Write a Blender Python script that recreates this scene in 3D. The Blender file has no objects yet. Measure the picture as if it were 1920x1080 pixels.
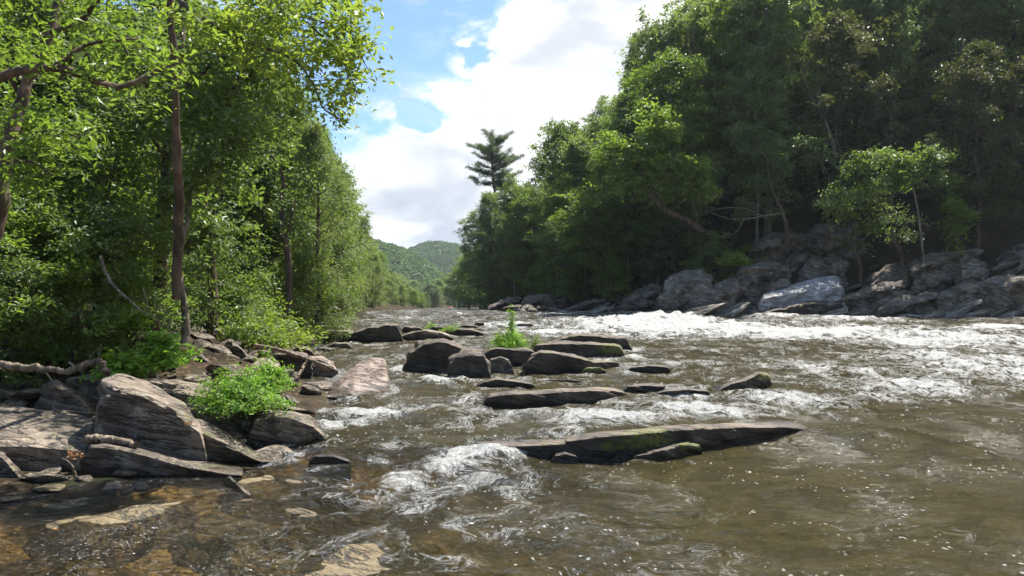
import bpy, math, random
import numpy as np
from math import radians, sin, cos, pi

# ------------------------------------------------------------------ camera, sky, sun, exposure
SC = bpy.context.scene
C = SC.collection
F, VH, HC = 1400.0, 576.0, 2.2            # focal length (px of the 1920 wide photo), horizon row, eye height
cam = bpy.data.cameras.new('camera'); camo = bpy.data.objects.new('camera', cam); C.objects.link(camo)
camo.location = (0, 0, HC); camo.rotation_euler = (radians(90), 0, 0)
cam.sensor_width = 36; cam.lens = 36 * F / 1920; cam.shift_y = (VH - 540) / 1920
cam.clip_start = 0.1; cam.clip_end = 6000
SC.camera = camo
SC.view_settings.view_transform = 'Standard'; SC.view_settings.look = 'None'
SC.view_settings.exposure = 1.3; SC.view_settings.gamma = 1; SC.view_settings.use_curve_mapping = False
SUN_AZ, SUN_EL = 42.0, 62.0
sun = bpy.data.lights.new('sun', 'SUN'); suno = bpy.data.objects.new('sun', sun); C.objects.link(suno)
sun.energy = 5.0; sun.angle = radians(0.5); sun.color = (1.0, 0.95, 0.86)
suno.rotation_euler = (radians(90 - SUN_EL), 0, radians(180 - SUN_AZ))
suno.location = (40, 60, 80)
SC.cycles.max_bounces = 6; SC.cycles.diffuse_bounces = 2; SC.cycles.glossy_bounces = 2
SC.cycles.transmission_bounces = 3; SC.cycles.transparent_max_bounces = 6
SC.cycles.sample_clamp_indirect = 4.0
SC.cycles.use_adaptive_sampling = True; SC.cycles.adaptive_threshold = 0.01

class NT:
    def __init__(s, tree): s.t = tree; s.n = tree.nodes; s.l = tree.links; s.n.clear()
    def N(s, typ, ins=None, **kw):
        nd = s.n.new(typ)
        for k, v in kw.items(): setattr(nd, k, v)
        for k, v in (ins or {}).items(): s.put(nd.inputs[k], v)
        return nd
    def put(s, sock, v):
        if isinstance(v, bpy.types.NodeSocket): s.l.new(v, sock)
        elif hasattr(v, 'outputs'): s.l.new(v.outputs[0], sock)
        else:
            if isinstance(v, tuple) and len(v) == 3 and sock.type == 'RGBA': v = v + (1,)
            sock.default_value = v
    def M(s, op, a, b=0.0, c=0.0, clamp=False):
        return s.N('ShaderNodeMath', {0: a, 1: b, 2: c}, operation=op, use_clamp=clamp).outputs[0]
    def V(s, op, a, b=(0, 0, 0)):
        nd = s.N('ShaderNodeVectorMath', {0: a, 1: b}, operation=op)
        return nd.outputs['Value'] if op in ('DOT_PRODUCT', 'LENGTH', 'DISTANCE') else nd.outputs[0]
    def mix(s, f, a, b):
        nd = s.N('ShaderNodeMix', data_type='RGBA'); s.put(nd.inputs[0], f); s.put(nd.inputs[6], a); s.put(nd.inputs[7], b)
        return nd.outputs[2]
    def ramp(s, x, lo, hi, a=0.0, b=1.0, smooth=True):
        return s.N('ShaderNodeMapRange', {0: x, 1: lo, 2: hi, 3: a, 4: b}, interpolation_type='SMOOTHSTEP' if smooth else 'LINEAR').outputs[0]
    def noise(s, vec, scale, detail=4.0, rough=0.55, dist=0.0, typ='FBM', out=0):
        nd = s.N('ShaderNodeTexNoise', {'Vector': vec, 'Scale': scale, 'Detail': detail, 'Roughness': rough, 'Distortion': dist}, noise_type=typ, normalize=True)
        return nd.outputs[out]

def nrm(v): v = np.array(v, float); return v / np.linalg.norm(v)
W_ = bpy.data.worlds.new('World'); SC.world = W_; W_.use_nodes = True
w = NT(W_.node_tree)
sky = w.N('ShaderNodeTexSky', sky_type='NISHITA', sun_disc=False, sun_elevation=radians(SUN_EL), sun_rotation=radians(SUN_AZ), altitude=200, air_density=1.0, dust_density=0.6, ozone_density=1.5)
D = w.V('NORMALIZE', w.N('ShaderNodeTexCoord').outputs['Generated'])
def pdir(u, v): return ((u - 960) / F, 1.0, (VH - v) / F)
# the blue gap lies above and to the left of a slanting cloud edge
nA = nrm(np.cross(pdir(640, 300), pdir(1040, 10)))
if np.dot(nA, pdir(960, 400)) < 0: nA = -nA
edge = w.V('DOT_PRODUCT', D, tuple(nA))
warp = w.V('ADD', D, w.V('MULTIPLY', w.V('SUBTRACT', w.N('ShaderNodeTexNoise', {'Vector': D, 'Scale': 26.0, 'Detail': 5.0, 'Roughness': .6}).outputs['Color'], (.5, .5, .5)), (.075, .075, .045)))
cn = w.noise(D, 4.5, 9.0, 0.58, 0.25)
cn2 = w.noise(w.V('MULTIPLY', D, (1, 1, 2.2)), 13.0, 7.0, 0.6, 0.5)
cov = w.M('ADD', w.M('ADD', w.M('MULTIPLY', edge, 4.2), w.M('MULTIPLY', w.M('SUBTRACT', cn, 0.5), 1.3)), w.M('MULTIPLY', w.M('SUBTRACT', cn2, 0.5), 0.8))
for (u, v, r, a) in ((797, 226, 0.016, 0.42), (772, 212, 0.015, 0.36), (903, 104, 0.014, 0.40), (878, 108, 0.012, 0.36)):
    dd = w.V('DISTANCE', warp, tuple(nrm(pdir(u, v))))
    cov = w.M('SUBTRACT', cov, w.ramp(dd, 0.0, r * 1.7, a * 1.0, 0.0))
cmask = w.ramp(cov, -0.16, 0.10)
thin = w.ramp(w.noise(w.V('MULTIPLY', D, (1, 1, 3)), 7.0, 8.0, 0.65, 0.8), 0.42, 0.75, 0.0, 0.35)
cmask = w.M('MAXIMUM', cmask, thin)
# thick cloud over the valley ahead; thinner unseen cloud added behind to whiten fill
front = w.ramp(w.N('ShaderNodeSeparateXYZ', {0: D}).outputs[1], -0.1, 0.35, 0.7, 1.0)
cmask = w.M('MULTIPLY', cmask, front)
sh = w.noise(w.V('ADD', w.V('MULTIPLY', D, (1, 1, 1.7)), (0.35, 0.1, 0.2)), 6.5, 6.0, 0.5, 0.3)
elev = w.N('ShaderNodeSeparateXYZ', {0: D}).outputs[2]
grey = w.M('ADD', w.ramp(sh, 0.46, 0.66, 0.0, 0.7), w.M('MULTIPLY', w.ramp(elev, 0.22, 0.03, 0.0, 0.8), w.ramp(sh, 0.38, 0.58)), clamp=True)
ccol = w.mix(grey, (.50, .50, .50, 1), (0.23, 0.255, 0.30, 1))
ccol = w.mix(w.ramp(elev, .38, .60), ccol, (1.25, 1.25, 1.22, 1))  # unseen overhead cloud brightened to add fill and silvery water reflections
skyc = w.V('SCALE', sky.outputs[0]); skyc.node.inputs['Scale'].default_value = 0.075
skyc = w.V('MULTIPLY', skyc, (0.80, 1.0, 1.14))
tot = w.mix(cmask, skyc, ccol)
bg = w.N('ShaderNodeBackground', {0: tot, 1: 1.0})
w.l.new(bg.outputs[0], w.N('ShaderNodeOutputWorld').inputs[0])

# ------------------------------------------------------------------ numeric noise
def _hash(ix, iy, iz, seed):
    n = (ix.astype(np.int64) * 374761393 + iy.astype(np.int64) * 668265263 + iz.astype(np.int64) * 1274126177 + seed * 974634777) & 0xffffffff
    n = ((n ^ (n >> 13)) * 1103515245) & 0xffffffff
    n = ((n ^ (n >> 16)) * 2246822519) & 0xffffffff
    return ((n ^ (n >> 15)) & 0xffffff) / float(0xffffff)
def vnoise(p, seed=0):
    p = np.asarray(p, float); i = np.floor(p).astype(np.int64); f = p - i; f = f * f * (3 - 2 * f); r = 0
    for dx in (0, 1):
        wx = f[:, 0] if dx else 1 - f[:, 0]
        for dy in (0, 1):
            wy = f[:, 1] if dy else 1 - f[:, 1]
            for dz in (0, 1):
                wz = f[:, 2] if dz else 1 - f[:, 2]
                r = r + wx * wy * wz * _hash(i[:, 0] + dx, i[:, 1] + dy, i[:, 2] + dz, seed)
    return r * 2 - 1
def fbm(p, seed=0, octv=4, gain=0.5):
    a, s, r = 1.0, 1.0, 0
    for o in range(octv):
        r = r + a * vnoise(np.asarray(p) * s + o * 17.3, seed + o); a *= gain; s *= 2.03
    return r
def P3(x, y, z=0): return np.stack([np.asarray(x, float), np.asarray(y, float), np.zeros_like(np.asarray(x, float)) + z], 1)
def sstep(x, a, b): t = np.clip((x - a) / (b - a), 0, 1); return t * t * (3 - 2 * t)

# ------------------------------------------------------------------ the river's shape (metres)
ZT = np.array([(0, 0), (9, 0), (10.4, .03), (11.6, .22), (15, .35), (20, .55), (27, .9), (36, 1.45), (45, 1.82), (60, 1.9), (2000, 1.9)], float)
def zw(Y): return np.interp(Y, ZT[:, 0], ZT[:, 1])
_Ys = np.concatenate([np.linspace(3, 60, 3000), np.linspace(60.1, 400, 2000)])
_Vs = VH + F * (HC - zw(_Ys)) / _Ys
_Vm = np.minimum.accumulate(_Vs)
def Yof(v): return float(np.interp(-v, -_Vm, _Ys))
def XY(u, v): Y = Yof(v); return (u - 960) / F * Y, Y
def pt(u, v, Y): return np.array([(u - 960) / F * Y, Y, HC - (v - VH) / F * Y])
XL = [(-30, -9), (0, -7.5), (6, -6.6), (8.7, -5.8), (9.5, -4.9), (10.5, -3.5), (12, -3.2), (15, -3.7), (19, -4.9), (27.6, -7.9), (34, -9.2), (38, -8.8), (42, -8.0), (60, -10.5), (90, -13.0), (150, -17.5), (200, -21), (225, -30), (250, -62), (300, -140)]
XR = [(-30, 33), (0, 33), (30, 33), (38, 31), (42, 26), (44, 16), (45.5, 12), (48, 7.5), (55, 4.5), (65, 2.0), (90, -2.6), (150, -6.5), (200, -9), (228, -14), (262, -40), (300, -90)]
aL = np.array(XL, float); aR = np.array(XR, float)
def xl(Y): return np.interp(Y, aL[:, 0], aL[:, 1])
def xr(Y): return np.interp(Y, aR[:, 0], aR[:, 1])
def pdist(x, y, poly):
    best = np.full(len(x), 1e9)
    for (y0, x0), (y1, x1) in zip(poly[:-1], poly[1:]):
        dx, dy = x1 - x0, y1 - y0; t = np.clip(((x - x0) * dx + (y - y0) * dy) / (dx * dx + dy * dy), 0, 1)
        best = np.minimum(best, np.hypot(x - x0 - t * dx, y - y0 - t * dy))
    return best
def ground(x, y):
    x = np.atleast_1d(np.asarray(x, float)); y = np.atleast_1d(np.asarray(y, float))
    dl = pdist(x, y, XL); dr = pdist(x, y, XR)
    beyond = y > 262
    left = (x < xl(y)) & ~beyond; right = (x > xr(y)) | beyond
    base = zw(y)
    zl = np.interp(dl, (0, 1.2, 2.8, 8, 20, 50, 150, 600), (0, .35, 1.0, 1.6, 3.4, 12, 32, 60))
    near = 1 - sstep(y, 12.5, 16)
    zl = zl * (1 - near) + near * np.interp(dl, (0, 1.5, 3, 5, 8, 20, 50, 150, 600), (0, .05, .18, .6, 1.25, 3.4, 12, 32, 60))
    zr = np.interp(dr, (0, .8, 2.5, 6, 14, 30, 60, 150, 700), (0, .7, 1.8, 3.6, 9.5, 24, 42, 55, 70))
    far = sstep(y, 140, 235)
    zr = zr * (1 - 0.92 * far * (1 - sstep(y, 700, 1400))); zl = zl * (1 - .9 * far * (1 - sstep(y, 700, 1400)))
    d = np.minimum(dl, dr)
    dep = np.interp(d, (0, .6, 2, 5, 10), (0, .14, .30, .55, .8))
    dep = np.where((y < 10.5) & (x < 1.5), np.minimum(dep, .30 + .12 * np.clip(x + 1, 0, 3)), dep)
    z = np.where(left, zl, np.where(right, zr, -dep))
    n = fbm(P3(x * .9, y * .9), 5, 4) * .16 * (.35 + np.clip(d / 3, 0, 1.5)) + fbm(P3(x * .15, y * .15), 9, 2) * .6 * np.clip((d - 4) / 8, 0, 1) * (left | right)
    z = z + n * np.where(left | right, 1, .35)
    return base + z
def gz(x, y): return float(ground([x], [y])[0])

# ------------------------------------------------------------------ mesh and object helpers
def mesh(name, verts, faces, mat=None, smooth=True, attrs=None):
    verts = np.asarray(verts, np.float32); faces = np.asarray(faces, np.int32)
    m = bpy.data.meshes.new(name); nf, k = faces.shape
    m.vertices.add(len(verts)); m.vertices.foreach_set('co', verts.ravel())
    m.loops.add(nf * k); m.loops.foreach_set('vertex_index', faces.ravel())
    m.polygons.add(nf); m.polygons.foreach_set('loop_start', np.arange(0, nf * k, k, dtype=np.int32))
    m.polygons.foreach_set('loop_total', np.full(nf, k, np.int32))
    m.polygons.foreach_set('use_smooth', np.full(nf, smooth, bool))
    m.update(calc_edges=True)
    for a, vals in (attrs or {}).items():
        at = m.attributes.new(a, 'FLOAT', 'POINT'); at.data.foreach_set('value', np.asarray(vals, np.float32))
    if mat: m.materials.append(mat)
    m.validate()
    return m
def obj(name, me, parent=None, loc=(0, 0, 0)):
    o = bpy.data.objects.new(name, me); C.objects.link(o); o.location = tuple(float(c) for c in loc)
    if parent: o.parent = parent
    return o
def tag(o, label=None, cat=None, group=None, kind=None):
    if label: o['label'] = label
    if cat: o['category'] = cat
    if group: o['group'] = group
    if kind: o['kind'] = kind
    return o
def empty(name, loc, rz=0, **kw):
    o = bpy.data.objects.new(name, None); C.objects.link(o); o.location = tuple(float(c) for c in loc); o.rotation_euler = (0, 0, rz); o.empty_display_size = .2
    return tag(o, **kw)
def dup(root, loc, rz=0, sc=(1, 1, 1), label=None, group=None, rx=0, ry=0):
    c = root.copy(); C.objects.link(c); c.location = tuple(float(q) for q in loc); c.rotation_euler = (rx, ry, rz); c.scale = sc
    if label: c['label'] = label
    if group: c['group'] = group
    for ch in root.children:
        d = ch.copy(); C.objects.link(d); d.parent = c
        for g in ch.children:
            e = g.copy(); C.objects.link(e); e.parent = d
    return c
def grid_faces(nu, nv, wrap_v=False):
    i = np.arange(nu - 1)[:, None]; j = np.arange(nv if wrap_v else nv - 1)[None, :]; jn = (j + 1) % nv
    return np.stack([(i * nv + j).ravel(), (i * nv + jn).ravel(), ((i + 1) * nv + jn).ravel(), ((i + 1) * nv + j).ravel()], 1)
def smoothen(pts, n):
    """n points along a Catmull-Rom curve through pts (k x d)"""
    p = np.asarray(pts, float); p = np.vstack([2 * p[0] - p[1], p, 2 * p[-1] - p[-2]]); k = len(p) - 3
    t = np.linspace(0, k - 1e-6, n); i = t.astype(int); f = (t - i)[:, None]
    a, b, c, d = p[i], p[i + 1], p[i + 2], p[i + 3]
    return .5 * (2 * b + (c - a) * f + (2 * a - 5 * b + 4 * c - d) * f ** 2 + (3 * b - a - 3 * c + d) * f ** 3)
class Tubes:
    def __init__(s): s.v = []; s.f = []; s.n = 0
    def add(s, pts, rad, k=6, rough=0.0, seed=0):
        pts = np.asarray(pts, float); n = len(pts); rad = np.interp(np.linspace(0, 1, n), np.linspace(0, 1, len(np.atleast_1d(rad))), np.atleast_1d(rad))
        t = np.gradient(pts, axis=0); t /= np.linalg.norm(t, axis=1)[:, None] + 1e-9
        ref = np.where(np.abs(t[:, 2:3]) > .8, [[1., 0, 0]], [[0, 0, 1.]]); a = np.cross(t, ref); a /= np.linalg.norm(a, axis=1)[:, None] + 1e-9; b = np.cross(t, a)
        an = np.arange(k) * 2 * pi / k
        rr = np.broadcast_to(rad[:, None], (n, k)).copy()
        v = pts[:, None, :] + (a[:, None, :] * np.cos(an)[None, :, None] + b[:, None, :] * np.sin(an)[None, :, None]) * rr[:, :, None]
        v = v.reshape(-1, 3)
        if rough: v = v + (np.repeat(pts, k, 0) - v) * (fbm(v * 9, seed, 3)[:, None] * rough)
        s.v.append(v); s.f.append(grid_faces(n, k, True) + s.n); s.n += len(v)
    def mesh(s, name, mat): return mesh(name, np.vstack(s.v), np.vstack(s.f), mat)
def leaf_mesh(name, c, nrmls, size, mat, rnd, aspect=.5, rs=None, axis=None):
    """one folded four-point leaf per centre"""
    rs = rs or np.random.RandomState(1); n = len(c)
    nn = nrmls / (np.linalg.norm(nrmls, axis=1)[:, None] + 1e-9)
    r = rs.normal(size=(n, 3)) if axis is None else axis + rs.normal(size=(n, 3)) * .35
    a = r - nn * (r * nn).sum(1)[:, None]; a /= np.linalg.norm(a, axis=1)[:, None] + 1e-9; b = np.cross(nn, a)
    sz = np.asarray(size)[:, None] * np.ones((n, 1)); w_ = sz * aspect * .5; fold = nn * w_ * .45
    v = np.stack([c - a * sz * .5, c + b * w_ + fold - a * sz * .08, c + a * sz * .55, c - b * w_ + fold - a * sz * .08], 1).reshape(-1, 3)
    f = np.arange(4 * n).reshape(n, 4)
    return mesh(name, v, f, mat, smooth=False, attrs={'rnd': np.repeat(rnd, 4)})

# ------------------------------------------------------------------ materials
def newmat(name):
    m = bpy.data.materials.new(name); m.use_nodes = True; return m, NT(m.node_tree)
def leaf_mat(name, dark, lite, tr=.42, trc=None, gloss=.35, rare=None):
    m, t = newmat(name)
    at = t.N('ShaderNodeAttribute', attribute_name='rnd').outputs['Fac']
    ob = t.N('ShaderNodeObjectInfo').outputs['Random']
    f = t.M('ADD', t.M('MULTIPLY', at, .75), t.M('MULTIPLY', ob, .3), clamp=True)
    col = t.mix(f, dark, lite)
    if rare: col = t.mix(t.ramp(at, .985, .99), col, rare)
    tcol = t.mix(f, trc[0], trc[1]) if trc else t.V('MULTIPLY', col, (1.5, 1.5, .8))
    p = t.N('ShaderNodeBsdfPrincipled', {'Base Color': col, 'Roughness': .48, 'Specular IOR Level': gloss})
    tl = t.N('ShaderNodeBsdfTranslucent', {'Color': tcol})
    ms = t.N('ShaderNodeMixShader', {0: tr, 1: p, 2: tl})
    t.l.new(ms.outputs[0], t.N('ShaderNodeOutputMaterial').inputs[0]); return m
L_BRIGHT = leaf_mat('leaf_bright_green', (.07, .125, .02), (.19, .27, .05), .52, gloss=.45, rare=(.45, .30, .03))
L_MID = leaf_mat('leaf_mid_green', (.05, .095, .02), (.17, .24, .06), .48, gloss=.6)
L_WILLOW = leaf_mat('leaf_grey_green', (.075, .12, .035), (.20, .26, .09), .44, gloss=.5)
L_DARK = leaf_mat('leaf_deep_green', (.045, .085, .03), (.14, .19, .07), .42, gloss=.5)
L_NEEDLE = leaf_mat('needle_green', (.04, .08, .03), (.12, .17, .07), .3, gloss=.4)
L_YELLOW = leaf_mat('leaf_yellow_green', (.11, .175, .025), (.24, .30, .06), .52, gloss=.4, rare=(.5, .22, .03))
L_PLANT = leaf_mat('leaf_fresh_plant', (.09, .20, .02), (.22, .37, .05), .45, gloss=.4)
L_RUSSET = leaf_mat('leaf_russet', (.045, .055, .02), (.10, .115, .04), .35, gloss=.3)
L_DRY = leaf_mat('leaf_dry', (.22, .09, .04), (.42, .24, .13), .2, gloss=.2)
L_FAR = leaf_mat('leaf_far_hill', (.03, .075, .012), (.09, .16, .025), .3, gloss=.1)

def bark_mat(name, a, b, sc=6):
    m, t = newmat(name)
    co = t.N('ShaderNodeTexCoord').outputs['Object']
    n = t.noise(t.V('MULTIPLY', co, (1, 1, .25)), sc, 6, .65, .4)
    n2 = t.noise(co, 1.3, 3, .5)
    col = t.mix(t.ramp(n, .35, .68), a, b)
    col = t.mix(t.ramp(n2, .55, .75, 0, .55), col, (.10, .12, .06))
    bump = t.N('ShaderNodeBump', {'Height': n, 'Strength': .6, 'Distance': .05})
    p = t.N('ShaderNodeBsdfPrincipled', {'Base Color': col, 'Roughness': .85, 'Specular IOR Level': .2, 'Normal': bump})
    t.l.new(p.outputs[0], t.N('ShaderNodeOutputMaterial').inputs[0]); return m
BARK = bark_mat('bark_brown', (.045, .032, .024), (.14, .10, .075))
BARK_PALE = bark_mat('bark_pale', (.09, .075, .06), (.26, .22, .18))
WOOD = bark_mat('driftwood', (.10, .075, .055), (.28, .22, .165), 12)

def rock_mat(name, a, b, pale, moss=.3, spots=.5, top=None):
    m, t = newmat(name)
    co = t.N('ShaderNodeTexCoord').outputs['Object']; ge = t.N('ShaderNodeNewGeometry')
    wet = t.N('ShaderNodeAttribute', attribute_name='wet').outputs['Fac']
    st = t.V('DOT_PRODUCT', co, (.25, .35, 1.0))
    cs = t.V('ADD', t.V('MULTIPLY', co, (.5, .5, .5)), t.N('ShaderNodeCombineXYZ', {2: t.M('MULTIPLY', st, 2.4)}))
    n1 = t.noise(co, 1.6, 8, .62, .3); n2 = t.noise(cs, 2.2, 6, .6, .2); n3 = t.noise(co, 14, 5, .65)
    col = t.mix(t.ramp(t.M('ADD', t.M('MULTIPLY', n1, .55), t.M('MULTIPLY', n2, .45)), .38, .62), a, b)
    nz = t.N('ShaderNodeSeparateXYZ', {0: ge.outputs['Normal']}).outputs[2]
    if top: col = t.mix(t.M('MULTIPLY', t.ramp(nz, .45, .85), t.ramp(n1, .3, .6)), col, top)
    lic = t.M('MULTIPLY', t.ramp(t.noise(co, 5.0, 7, .7, .6), .53, .63), t.ramp(n1, .42, .6))
    col = t.mix(t.M('MULTIPLY', lic, spots), col, pale)
    crack = t.ramp(t.noise(cs, 3.3, 3, .5, .1, typ='RIDGED_MULTIFRACTAL'), .0, .25)
    col = t.mix(t.ramp(n3, .3, .5, .35, 0), col, (.03, .027, .022))
    ck = t.M('ABSOLUTE', t.M('SUBTRACT', t.noise(cs, 1.9, 5, .6, .3), .5))
    col = t.mix(t.M('MULTIPLY', t.ramp(ck, .030, .0), .9), col, (.018, .016, .014))
    mo = t.M('MULTIPLY', t.M('MULTIPLY', t.ramp(t.noise(co, 2.3, 6, .65, .4), .56, .66), t.ramp(nz, -.1, .6)), moss)
    my = t.N('ShaderNodeAttribute', attribute_name='mossy').outputs['Fac']
    mo = t.M('MAXIMUM', mo, t.M('MULTIPLY', my, t.ramp(t.noise(co, 9, 6, .7, .3), .36, .56)), clamp=True)
    col = t.mix(mo, col, t.mix(t.ramp(n3, .3, .7), (.05, .06, .012), (.17, .18, .03)))
    wet = t.M('MULTIPLY', wet, t.M('SUBTRACT', 1.0, mo))
    col = t.mix(t.M('MULTIPLY', wet, .8), col, t.V('MULTIPLY', col, (.22, .20, .17)))
    ro = t.M('SUBTRACT', .78, t.M('MULTIPLY', wet, .5))
    h = t.M('ADD', t.M('ADD', t.M('MULTIPLY', n2, .8), t.ramp(ck, .0, .05, 0, .25)), t.M('ADD', t.M('MULTIPLY', n3, .35), t.M('MULTIPLY', n1, .8)))
    bump = t.N('ShaderNodeBump', {'Height': h, 'Strength': .75, 'Distance': .12})
    p = t.N('ShaderNodeBsdfPrincipled', {'Base Color': col, 'Roughness': ro, 'Specular IOR Level': .4, 'Normal': bump})
    t.l.new(p.outputs[0], t.N('ShaderNodeOutputMaterial').inputs[0]); return m
R_WARM = rock_mat('rock_warm', (.07, .055, .04), (.24, .19, .145), (.40, .37, .30), .45, .75)
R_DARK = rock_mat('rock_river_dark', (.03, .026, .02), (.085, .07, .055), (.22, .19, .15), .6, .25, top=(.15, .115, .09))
R_GREY = rock_mat('rock_grey', (.07, .056, .042), (.25, .215, .17), (.44, .42, .37), .3, .75)
R_PALE = rock_mat('rock_pale', (.24, .24, .24), (.40, .40, .40), (.55, .55, .55), .05, .5)
R_PINK = rock_mat('rock_pinkish', (.20, .15, .12), (.38, .30, .25), (.46, .40, .35), .08, .5)
R_BED = rock_mat('rock_submerged', (.12, .09, .045), (.23, .175, .095), (.27, .22, .14), .12, .25)

m_ground, t = newmat('forest_floor')
co = t.N('ShaderNodeTexCoord').outputs['Object']
n1 = t.noise(co, .8, 8, .6); n2 = t.noise(co, 9, 6, .7)
col = t.mix(t.ramp(n1, .35, .65), (.022, .017, .011), (.055, .042, .026)); col = t.mix(t.ramp(n2, .52, .66, 0, .8), col, (.16, .11, .07)); col = t.mix(t.ramp(t.noise(co, .35, 5, .6), .5, .6, 0, .8), col, (.02, .026, .010))
bump = t.N('ShaderNodeBump', {'Height': n2, 'Strength': .8, 'Distance': .12})
p = t.N('ShaderNodeBsdfPrincipled', {'Base Color': col, 'Roughness': .95, 'Specular IOR Level': .1, 'Normal': bump})
t.l.new(p.outputs[0], t.N('ShaderNodeOutputMaterial').inputs[0])
m_bed, t = newmat('river_bed')
co = t.N('ShaderNodeTexCoord').outputs['Object']
n1 = t.noise(co, .9, 6, .6, .4); vo = t.N('ShaderNodeTexVoronoi', {'Vector': co, 'Scale': 5.5, 'Randomness': 1.0})
col = t.mix(t.ramp(n1, .38, .6), (.13, .095, .045), (.38, .27, .12)); col = t.mix(t.ramp(t.N('ShaderNodeSeparateColor', {0: vo.outputs['Color']}).outputs[0], .55, .9, 0, .5), col, (.30, .24, .15))
bump = t.N('ShaderNodeBump', {'Height': vo.outputs['Distance'], 'Strength': .7, 'Distance': .1})
p = t.N('ShaderNodeBsdfPrincipled', {'Base Color': col, 'Roughness': .8, 'Normal': bump})
t.l.new(p.outputs[0], t.N('ShaderNodeOutputMaterial').inputs[0])

# water
m_water, t = newmat('river_water')
co = t.N('ShaderNodeTexCoord').outputs['Object']
foam = t.N('ShaderNodeAttribute', attribute_name='foam').outputs['Fac']
murk = t.N('ShaderNodeAttribute', attribute_name='murk').outputs['Fac']
rough_w = t.N('ShaderNodeAttribute', attribute_name='chop').outputs['Fac']
wv = t.V('ADD', co, t.V('MULTIPLY', t.V('SUBTRACT', t.N('ShaderNodeTexNoise', {'Vector': co, 'Scale': .9, 'Detail': 3.0}).outputs['Color'], (.5, .5, .5)), (1.6, 1.6, 0)))
stv = t.V('MULTIPLY', wv, (1.0, .55, 1.0))
fb = t.noise(stv, 1.7, 8, .66, .5)
lace = t.noise(stv, 4.2, 6, .7, 1.2)
lace_r = t.M('ABSOLUTE', t.M('SUBTRACT', lace, .5))
lines = t.ramp(lace_r, .045, .0)
v_foam = t.M('ADD', t.M('MULTIPLY', foam, 1.05), t.M('MULTIPLY', t.M('SUBTRACT', fb, .5), 2.2))
solid = t.ramp(t.M('ADD', v_foam, t.M('MULTIPLY', t.M('SUBTRACT', lace, .5), 1.6)), .62, .98)
lacy = t.M('MULTIPLY', lines, t.ramp(v_foam, .22, .65, 0, .85))
fine = t.ramp(t.noise(co, 22, 4, .7), .34, .56, .55, 1.0)
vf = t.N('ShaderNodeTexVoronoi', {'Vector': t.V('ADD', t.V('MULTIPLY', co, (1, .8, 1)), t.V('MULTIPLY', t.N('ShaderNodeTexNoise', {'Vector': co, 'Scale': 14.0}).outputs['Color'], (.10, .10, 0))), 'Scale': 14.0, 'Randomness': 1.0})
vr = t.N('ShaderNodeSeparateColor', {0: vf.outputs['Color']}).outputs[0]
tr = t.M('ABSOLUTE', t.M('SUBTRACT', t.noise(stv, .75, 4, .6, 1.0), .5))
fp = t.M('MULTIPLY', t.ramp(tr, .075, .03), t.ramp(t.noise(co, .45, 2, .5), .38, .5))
glint_fleck = t.M('MULTIPLY', t.ramp(t.M('ADD', vf.outputs['Distance'], t.M('MULTIPLY', vr, .30)), .31, .20), fp)  # sun sparkle painted on the water as small white foam-coloured flecks
glint_fleck = t.M('MULTIPLY', glint_fleck, t.ramp(murk, .12, .4, .15, 1.0))
fm = t.M('MAXIMUM', t.M('MULTIPLY', t.M('MAXIMUM', solid, lacy), fine), glint_fleck, clamp=True)
patch = t.ramp(t.noise(stv, .55, 3, .6, .5), .36, .62)
bn1 = t.noise(t.V('MULTIPLY', wv, (1, 1.5, 1)), 1.9, 2, .5, .6)
bn2 = t.noise(t.V('MULTIPLY', co, (1, 1.5, 1)), 5.5, 2, .55, .8)
bn3 = t.noise(t.V('MULTIPLY', co, (1, 1.3, 1)), 15.0, 3, .6, .8)
hgt = t.M('ADD', t.M('MULTIPLY', bn1, .8), t.M('MULTIPLY', t.M('ADD', t.M('MULTIPLY', bn2, .55), t.M('MULTIPLY', bn3, .26)), t.M('ADD', .35, patch)))
bump = t.N('ShaderNodeBump', {'Height': hgt, 'Strength': 1.0, 'Distance': t.M('ADD', .42, t.M('MULTIPLY', rough_w, .35))})
lw = t.N('ShaderNodeFresnel', {'IOR': 1.42, 'Normal': bump}).outputs[0]
mud = t.N('ShaderNodeBsdfDiffuse', {'Color': t.mix(t.ramp(bn1, .35, .65), (.021, .017, .005), (.034, .027, .009))})
see = t.N('ShaderNodeBsdfTransparent', {'Color': (.76, .69, .52)})
under = t.N('ShaderNodeMixShader', {0: murk, 1: see, 2: mud})
gl = t.N('ShaderNodeBsdfGlossy', {'Color': (1, 1, 1), 'Roughness': .17, 'Normal': bump})
surf = t.N('ShaderNodeMixShader', {0: lw, 1: under, 2: gl})
fbump = t.N('ShaderNodeBump', {'Height': t.M('ADD', t.noise(co, 9, 6, .75, .8), t.M('MULTIPLY', bn1, .8)), 'Strength': 1.0, 'Distance': .30})
fdif = t.N('ShaderNodeBsdfPrincipled', {'Base Color': (.72, .72, .70), 'Roughness': .5, 'Normal': fbump})
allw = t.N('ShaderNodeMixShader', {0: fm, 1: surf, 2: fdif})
t.l.new(allw.outputs[0], t.N('ShaderNodeOutputMaterial').inputs[0])

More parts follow.
